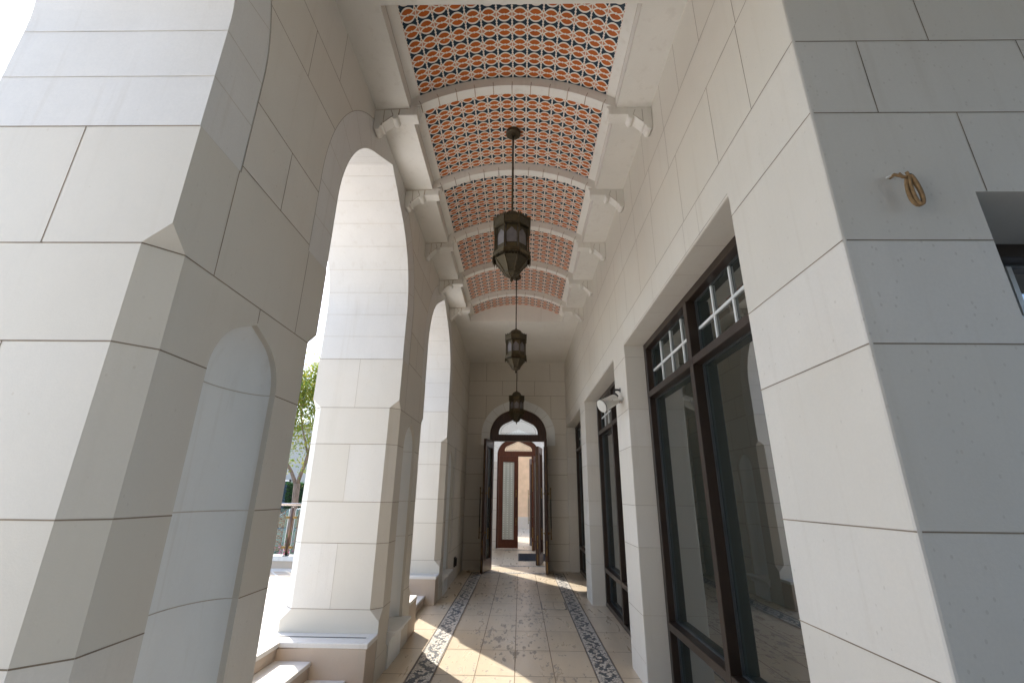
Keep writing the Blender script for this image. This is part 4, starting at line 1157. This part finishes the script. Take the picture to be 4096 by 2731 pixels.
# leaf material and tree
def leafmat(name, a, b):
    m, nt, bs = new_mat(name); g = NT(nt)
    r = g.n('ShaderNodeNewGeometry').outputs['Random Per Island']
    nt.links.new(g.mix(r, a, b), bs.inputs['Base Color']); bs.inputs['Roughness'].default_value = .5
    bs.inputs['Subsurface Weight'].default_value = 0
    tl = g.n('ShaderNodeBsdfTranslucent'); nt.links.new(g.mix(r, tuple(min(1, x * 1.6) for x in a), tuple(min(1, x * 1.6) for x in b)), tl.inputs[0])
    ms = g.n('ShaderNodeMixShader'); ms.inputs[0].default_value = .4
    nt.links.new(bs.outputs[0], ms.inputs[1]); nt.links.new(tl.outputs[0], ms.inputs[2])
    out = [x for x in nt.nodes if x.type == 'OUTPUT_MATERIAL'][0]; nt.links.new(ms.outputs[0], out.inputs[0])
    return m
M['leaf'] = leafmat('tree leaves', (.09, .17, .02), (.30, .27, .035))
M['hedge'] = leafmat('clipped hedge leaves', (.02, .06, .012), (.045, .11, .02))
M['petal'] = leafmat('pink petals', (.65, .05, .22), (.75, .16, .34))
M['bark'] = simple('grey brown bark', (.21, .15, .11), .9, var=.45, vscale=9, bump=.8, bscale=25, streak=(6, 6, 1))
tr = thing('street_tree', 'slender leafy green tree with forked trunk growing beyond the glass railing', 'tree', (-6.15, 13, -.45))
rng = random.Random(3)
mb = MB(); tips = []
def limb(p, d, L, r, depth):
    pts = [p]; rs = [r]; q = p.copy(); dd = d.copy(); n = 6
    for i in range(n):
        dd = (dd + Vector((rng.uniform(-.16, .16), rng.uniform(-.16, .16), rng.uniform(-.02, .12)))).normalized(); q = q + dd * (L / n); pts.append(q.copy()); rs.append(r * (1 - .55 * (i + 1) / n))
    mb.tube(pts, rs, M['bark'], 8 if depth < 2 else 5)
    if depth >= 1:
        for p_ in pts[2:]: tips.append(p_)
    if depth < 3:
        for c in range(3 if depth else 4):
            i = rng.randint(3, n); az = rng.uniform(0, 2 * PI); sp = rng.uniform(.35, .75)
            nd = (dd * 1.0 + Vector((cos(az) * sp, sin(az) * sp, .25))).normalized(); limb(pts[i], nd, L * rng.uniform(.62, .8), rs[i] * .72, depth + 1)
    else: tips.append(q)
mb.tube([(-6.14, 13, -.45), (-6.16, 13, .4), (-6.15, 13.02, 1.1), (-6.17, 13, 1.72)], [.105, .09, .082, .085], M['bark'], 12)
limb(Vector((-6.17, 13, 1.68)), Vector((.28, .0, .9)).normalized(), 1.7, .06, 0)
limb(Vector((-6.17, 13, 1.62)), Vector((-.45, .1, .8)).normalized(), 1.6, .055, 0)
wbuild(mb, 'trunk', tr)
mb = MB()
def leafcard(mb, c, s, rng, mat):
    n = Vector((rng.uniform(-1, 1), rng.uniform(-1, 1), rng.uniform(-.3, 1))).normalized(); u = n.orthogonal().normalized(); a = rng.uniform(0, 2 * PI)
    w = n.cross(u); x = u * cos(a) + w * sin(a); y = n.cross(x)
    mb.add([c - x * s, c + y * s * .42 + n * s * .1, c + x * s, c - y * s * .42 + n * s * .1], [(0, 1, 2, 3)], mat)
for p in tips:
    if p.z > 5.2 and rng.random() < .6: continue
    for i in range(34):
        o = Vector((rng.gauss(0, .2), rng.gauss(0, .2), rng.gauss(0, .2))); leafcard(mb, p + o, rng.uniform(.03, .055), rng, M['leaf'])
for i in range(85):
    a, e_, q = rng.uniform(0, 2 * PI), rng.uniform(-1, 1), rng.random() ** .4
    p = Vector((-6.3 + 1.0 * q * cos(a) * sqrt(1 - e_ * e_), 13 + .8 * q * sin(a) * sqrt(1 - e_ * e_), 3.15 + 1.35 * q * e_))
    for j in range(30):
        leafcard(mb, p + Vector((rng.gauss(0, .15), rng.gauss(0, .15), rng.gauss(0, .13))), rng.uniform(.03, .055), rng, M['leaf'])
wbuild(mb, 'crown', tr, recalc=False, merge=False)
hg = thing('hedge', 'dark clipped hedge standing behind the tree trunk', 'hedge', (-9.0, 19.7, -.45))
mb = MB(); rng = random.Random(5)
for i in range(9000):
    f = rng.random(); x = rng.uniform(-9.75, -4); z = rng.uniform(-.4, 1.9); y = 19.55 + abs(rng.gauss(0, .12))
    leafcard(mb, Vector((x, y, z)), rng.uniform(.03, .06), rng, M['hedge'])
wbuild(mb, 'foliage', hg, recalc=False, merge=False)
mb = MB(); mb.box((-9.75, 19.7, -.45), (-4, 20.2, 1.85), simple('hedge twigs', (.02, .03, .012), .9)); wbuild(mb, 'stems', hg)
lf = thing('corrugated_fence', 'blue grey corrugated site fence behind the tree', 'fence', (-14, 19.9, -.45))
cm = simple('blue grey sheet metal', (.085, .125, .16), .45, .3, var=.25, vscale=2)
mb = MB(); n = 44; z0, z1 = -.4, 1.95; xs = (-26, -9.78)
vs = []
for i in range(n * 4 + 1):
    z = z0 + (z1 - z0) * i / (n * 4); y = 19.9 + .03 * sin(2 * PI * i / 8)
    vs += [(xs[0], y, z), (xs[1], y, z)]
mb.add(vs, [(2 * i, 2 * i + 1, 2 * i + 3, 2 * i + 2) for i in range(n * 4)], cm); wbuild(mb, 'sheeting', lf, recalc=False, merge=False)
for x in (-9.8, -11.6, -13.4, -15.2, -17, -18.8):
    mb = MB(); mb.box((x - .04, 19.95, -.45), (x + .04, 20.03, 2.0), M['blackmetal']); wbuild(mb, 'post', lf)
bd = thing('plain_building', 'plain pale grey building rising behind the fence and tree', 'building', (-12, 32, -.45))
mb = MB(); mb.box((-30, 30, -.45), (-5, 36, 5.6), simple('pale render', (.50, .465, .41), .85, var=.06, vscale=.6)); wbuild(mb, 'wall', bd)
mb = MB(); mb.box((-30.2, 29.85, 5.6), (-4.8, 36.2, 5.85), M['stone_l']); wbuild(mb, 'parapet', bd)
for x in (-22.6, -19.2, -6.8):
    mb = MB(); mb.box((x, 29.93, 3.2), (x + 1.6, 30.02, 4.8), M['glass'])
    for lo, hi in (((x - .06, 29.9, 3.14), (x + 1.66, 30, 3.2)), ((x - .06, 29.9, 4.8), (x + 1.66, 30, 4.86)), ((x - .06, 29.9, 3.2), (x, 30, 4.8)), ((x + 1.6, 29.9, 3.2), (x + 1.66, 30, 4.8))): mb.box(lo, hi, M['frame'])
    wbuild(mb, 'window', bd)
fs_ = thing('flowering_shrub', 'low shrub with bright pink flowers just behind the railing glass', 'shrub', (-4.6, 9.0, -.45))
mb = MB(); rng = random.Random(9)
for i in range(900):
    c = Vector((-4.35 + rng.gauss(0, .3), 9.0 + rng.gauss(0, .2), .15 + abs(rng.gauss(0, .22)))); leafcard(mb, c, rng.uniform(.02, .04), rng, M['hedge'])
for i in range(14): 
    a = rng.uniform(0, 2 * PI); mb.tube([(-4.35, 9, -.45), (-4.35 + .15 * cos(a), 9 + .12 * sin(a), 0), (-4.35 + .35 * cos(a), 9 + .25 * sin(a), .3)], .008, M['bark'], 5)
wbuild(mb, 'foliage', fs_, recalc=False, merge=False)
mb = MB()
for i in range(260):
    c = Vector((-4.35 + rng.gauss(0, .26), 8.95 + rng.gauss(0, .18), .34 + abs(rng.gauss(0, .12)))); leafcard(mb, c, rng.uniform(.018, .03), rng, M['petal'])
o = wbuild(mb, 'flowers', fs_, recalc=False, merge=False); o['kind'] = 'stuff'

# parked car beyond the railing
car = thing('parked_car', 'silver grey parked car seen through the glass railing', 'car', (-6.6, 15.0, -.44))
paint = simple('silver car paint', (.42, .44, .45), .25, .6, var=.03); cg = M['glass']
def car_section(x0, x1, prof, w, mat, nm):
    mb = MB(); mb.prism(prof, lambda a, z: (a, 15.0 - w, z), lambda a, z: (a, 15.0 + w, z), mat); return wbuild(mb, nm, car, bevel=.05, seg=2)
zg = -.44
body = [(-8.7, zg + .28), (-8.75, zg + .55), (-8.6, zg + .82), (-7.6, zg + .92), (-5.4, zg + .95), (-4.55, zg + .88), (-4.5, zg + .5), (-4.55, zg + .26)]
car_section(0, 0, body, .86, paint, 'body')
car_section(0, 0, [(-7.75, zg + .90), (-6.95, zg + 1.42), (-5.6, zg + 1.44), (-4.8, zg + .93)], .74, cg, 'greenhouse')
mb = MB(); mb.prism([(-6.98, zg + 1.41), (-6.9, zg + 1.455), (-5.65, zg + 1.475), (-5.55, zg + 1.43)], lambda a, z: (a, 14.3, z), lambda a, z: (a, 15.7, z), paint); wbuild(mb, 'roof', car, bevel=.015)
for x in (-7.9, -5.3):
    for y in (14.2, 15.8):
        mb = MB(); n = 20
        s = -1 if y < 15 else 1
        ring = lambda r, yy: [(x + r * cos(2 * PI * k / n), yy, zg + .31 + r * sin(2 * PI * k / n)) for k in range(n)]
        mb.add(ring(.31, y) + ring(.31, y - s * .2), [tuple(range(n)), tuple(range(n, 2 * n))] + [(k, (k + 1) % n, n + (k + 1) % n, n + k) for k in range(n)], M['rubber'])
        wo_ = wbuild(mb, 'wheel', car)
        mb = MB(); mb.add(ring(.2, y + s * .012) + ring(.2, y), [tuple(range(n))] + [(k, (k + 1) % n, n + (k + 1) % n, n + k) for k in range(n)], M['chrome']); wbuild(mb, 'rim', wo_)
for y in (14.45, 15.55):
    mb = MB(); mb.box((-8.74, y - .2, zg + .6), (-8.62, y + .2, zg + .74), M['bar']); wbuild(mb, 'headlight', car, bevel=.02)

# ================================================================== LIGHT, SKY, CAMERA
elev = math.radians(44.6); az = (-.596, .803)
w = bpy.data.worlds.new('World'); scn.world = w; w.use_nodes = True
nt = w.node_tree; bg = nt.nodes['Background']
sky = nt.nodes.new('ShaderNodeTexSky'); sky.sky_type = 'NISHITA'; sky.sun_disc = False
sky.sun_elevation = elev; sky.sun_rotation = math.atan2(az[0], az[1]); sky.air_density = 1.0; sky.dust_density = 1.6; sky.ozone_density = 1.6
nt.links.new(sky.outputs[0], bg.inputs[0]); bg.inputs[1].default_value = .15
sl = bpy.data.lights.new('sun', 'SUN'); sl.energy = 2.3; sl.angle = math.radians(.55); sl.color = (1.0, .945, .86)
so = bpy.data.objects.new('sun', sl); COL.objects.link(so)
dv = Vector((-az[0] * cos(elev), -az[1] * cos(elev), -sin(elev)))
so.rotation_euler = dv.to_track_quat('-Z', 'Y').to_euler(); so.location = (-6, 8, 12)

cd = bpy.data.cameras.new('camera'); cam = bpy.data.objects.new('camera', cd); COL.objects.link(cam)
Rm = Matrix(((.99980715, -.00521206, .01893412), (.01626405, -.32061158, -.94707111), (.01100669, .94719641, -.32046498)))
cam.matrix_world = Matrix.Translation((0, 0, 1.5)) @ Rm.to_4x4()
cd.sensor_fit = 'HORIZONTAL'; cd.sensor_width = 36; cd.lens = 15.866; cd.clip_end = 1000; cd.clip_start = .02
scn.camera = cam
scn.view_settings.view_transform = 'Standard'; scn.view_settings.look = 'None'; scn.view_settings.gamma = 1.0
scn.view_settings.exposure = 1.92
scn.cycles.max_bounces = 14; scn.cycles.diffuse_bounces = 8; scn.cycles.glossy_bounces = 5; scn.cycles.transparent_max_bounces = 12
scn.cycles.use_denoising = True
scn.cycles.sample_clamp_indirect = 8.0
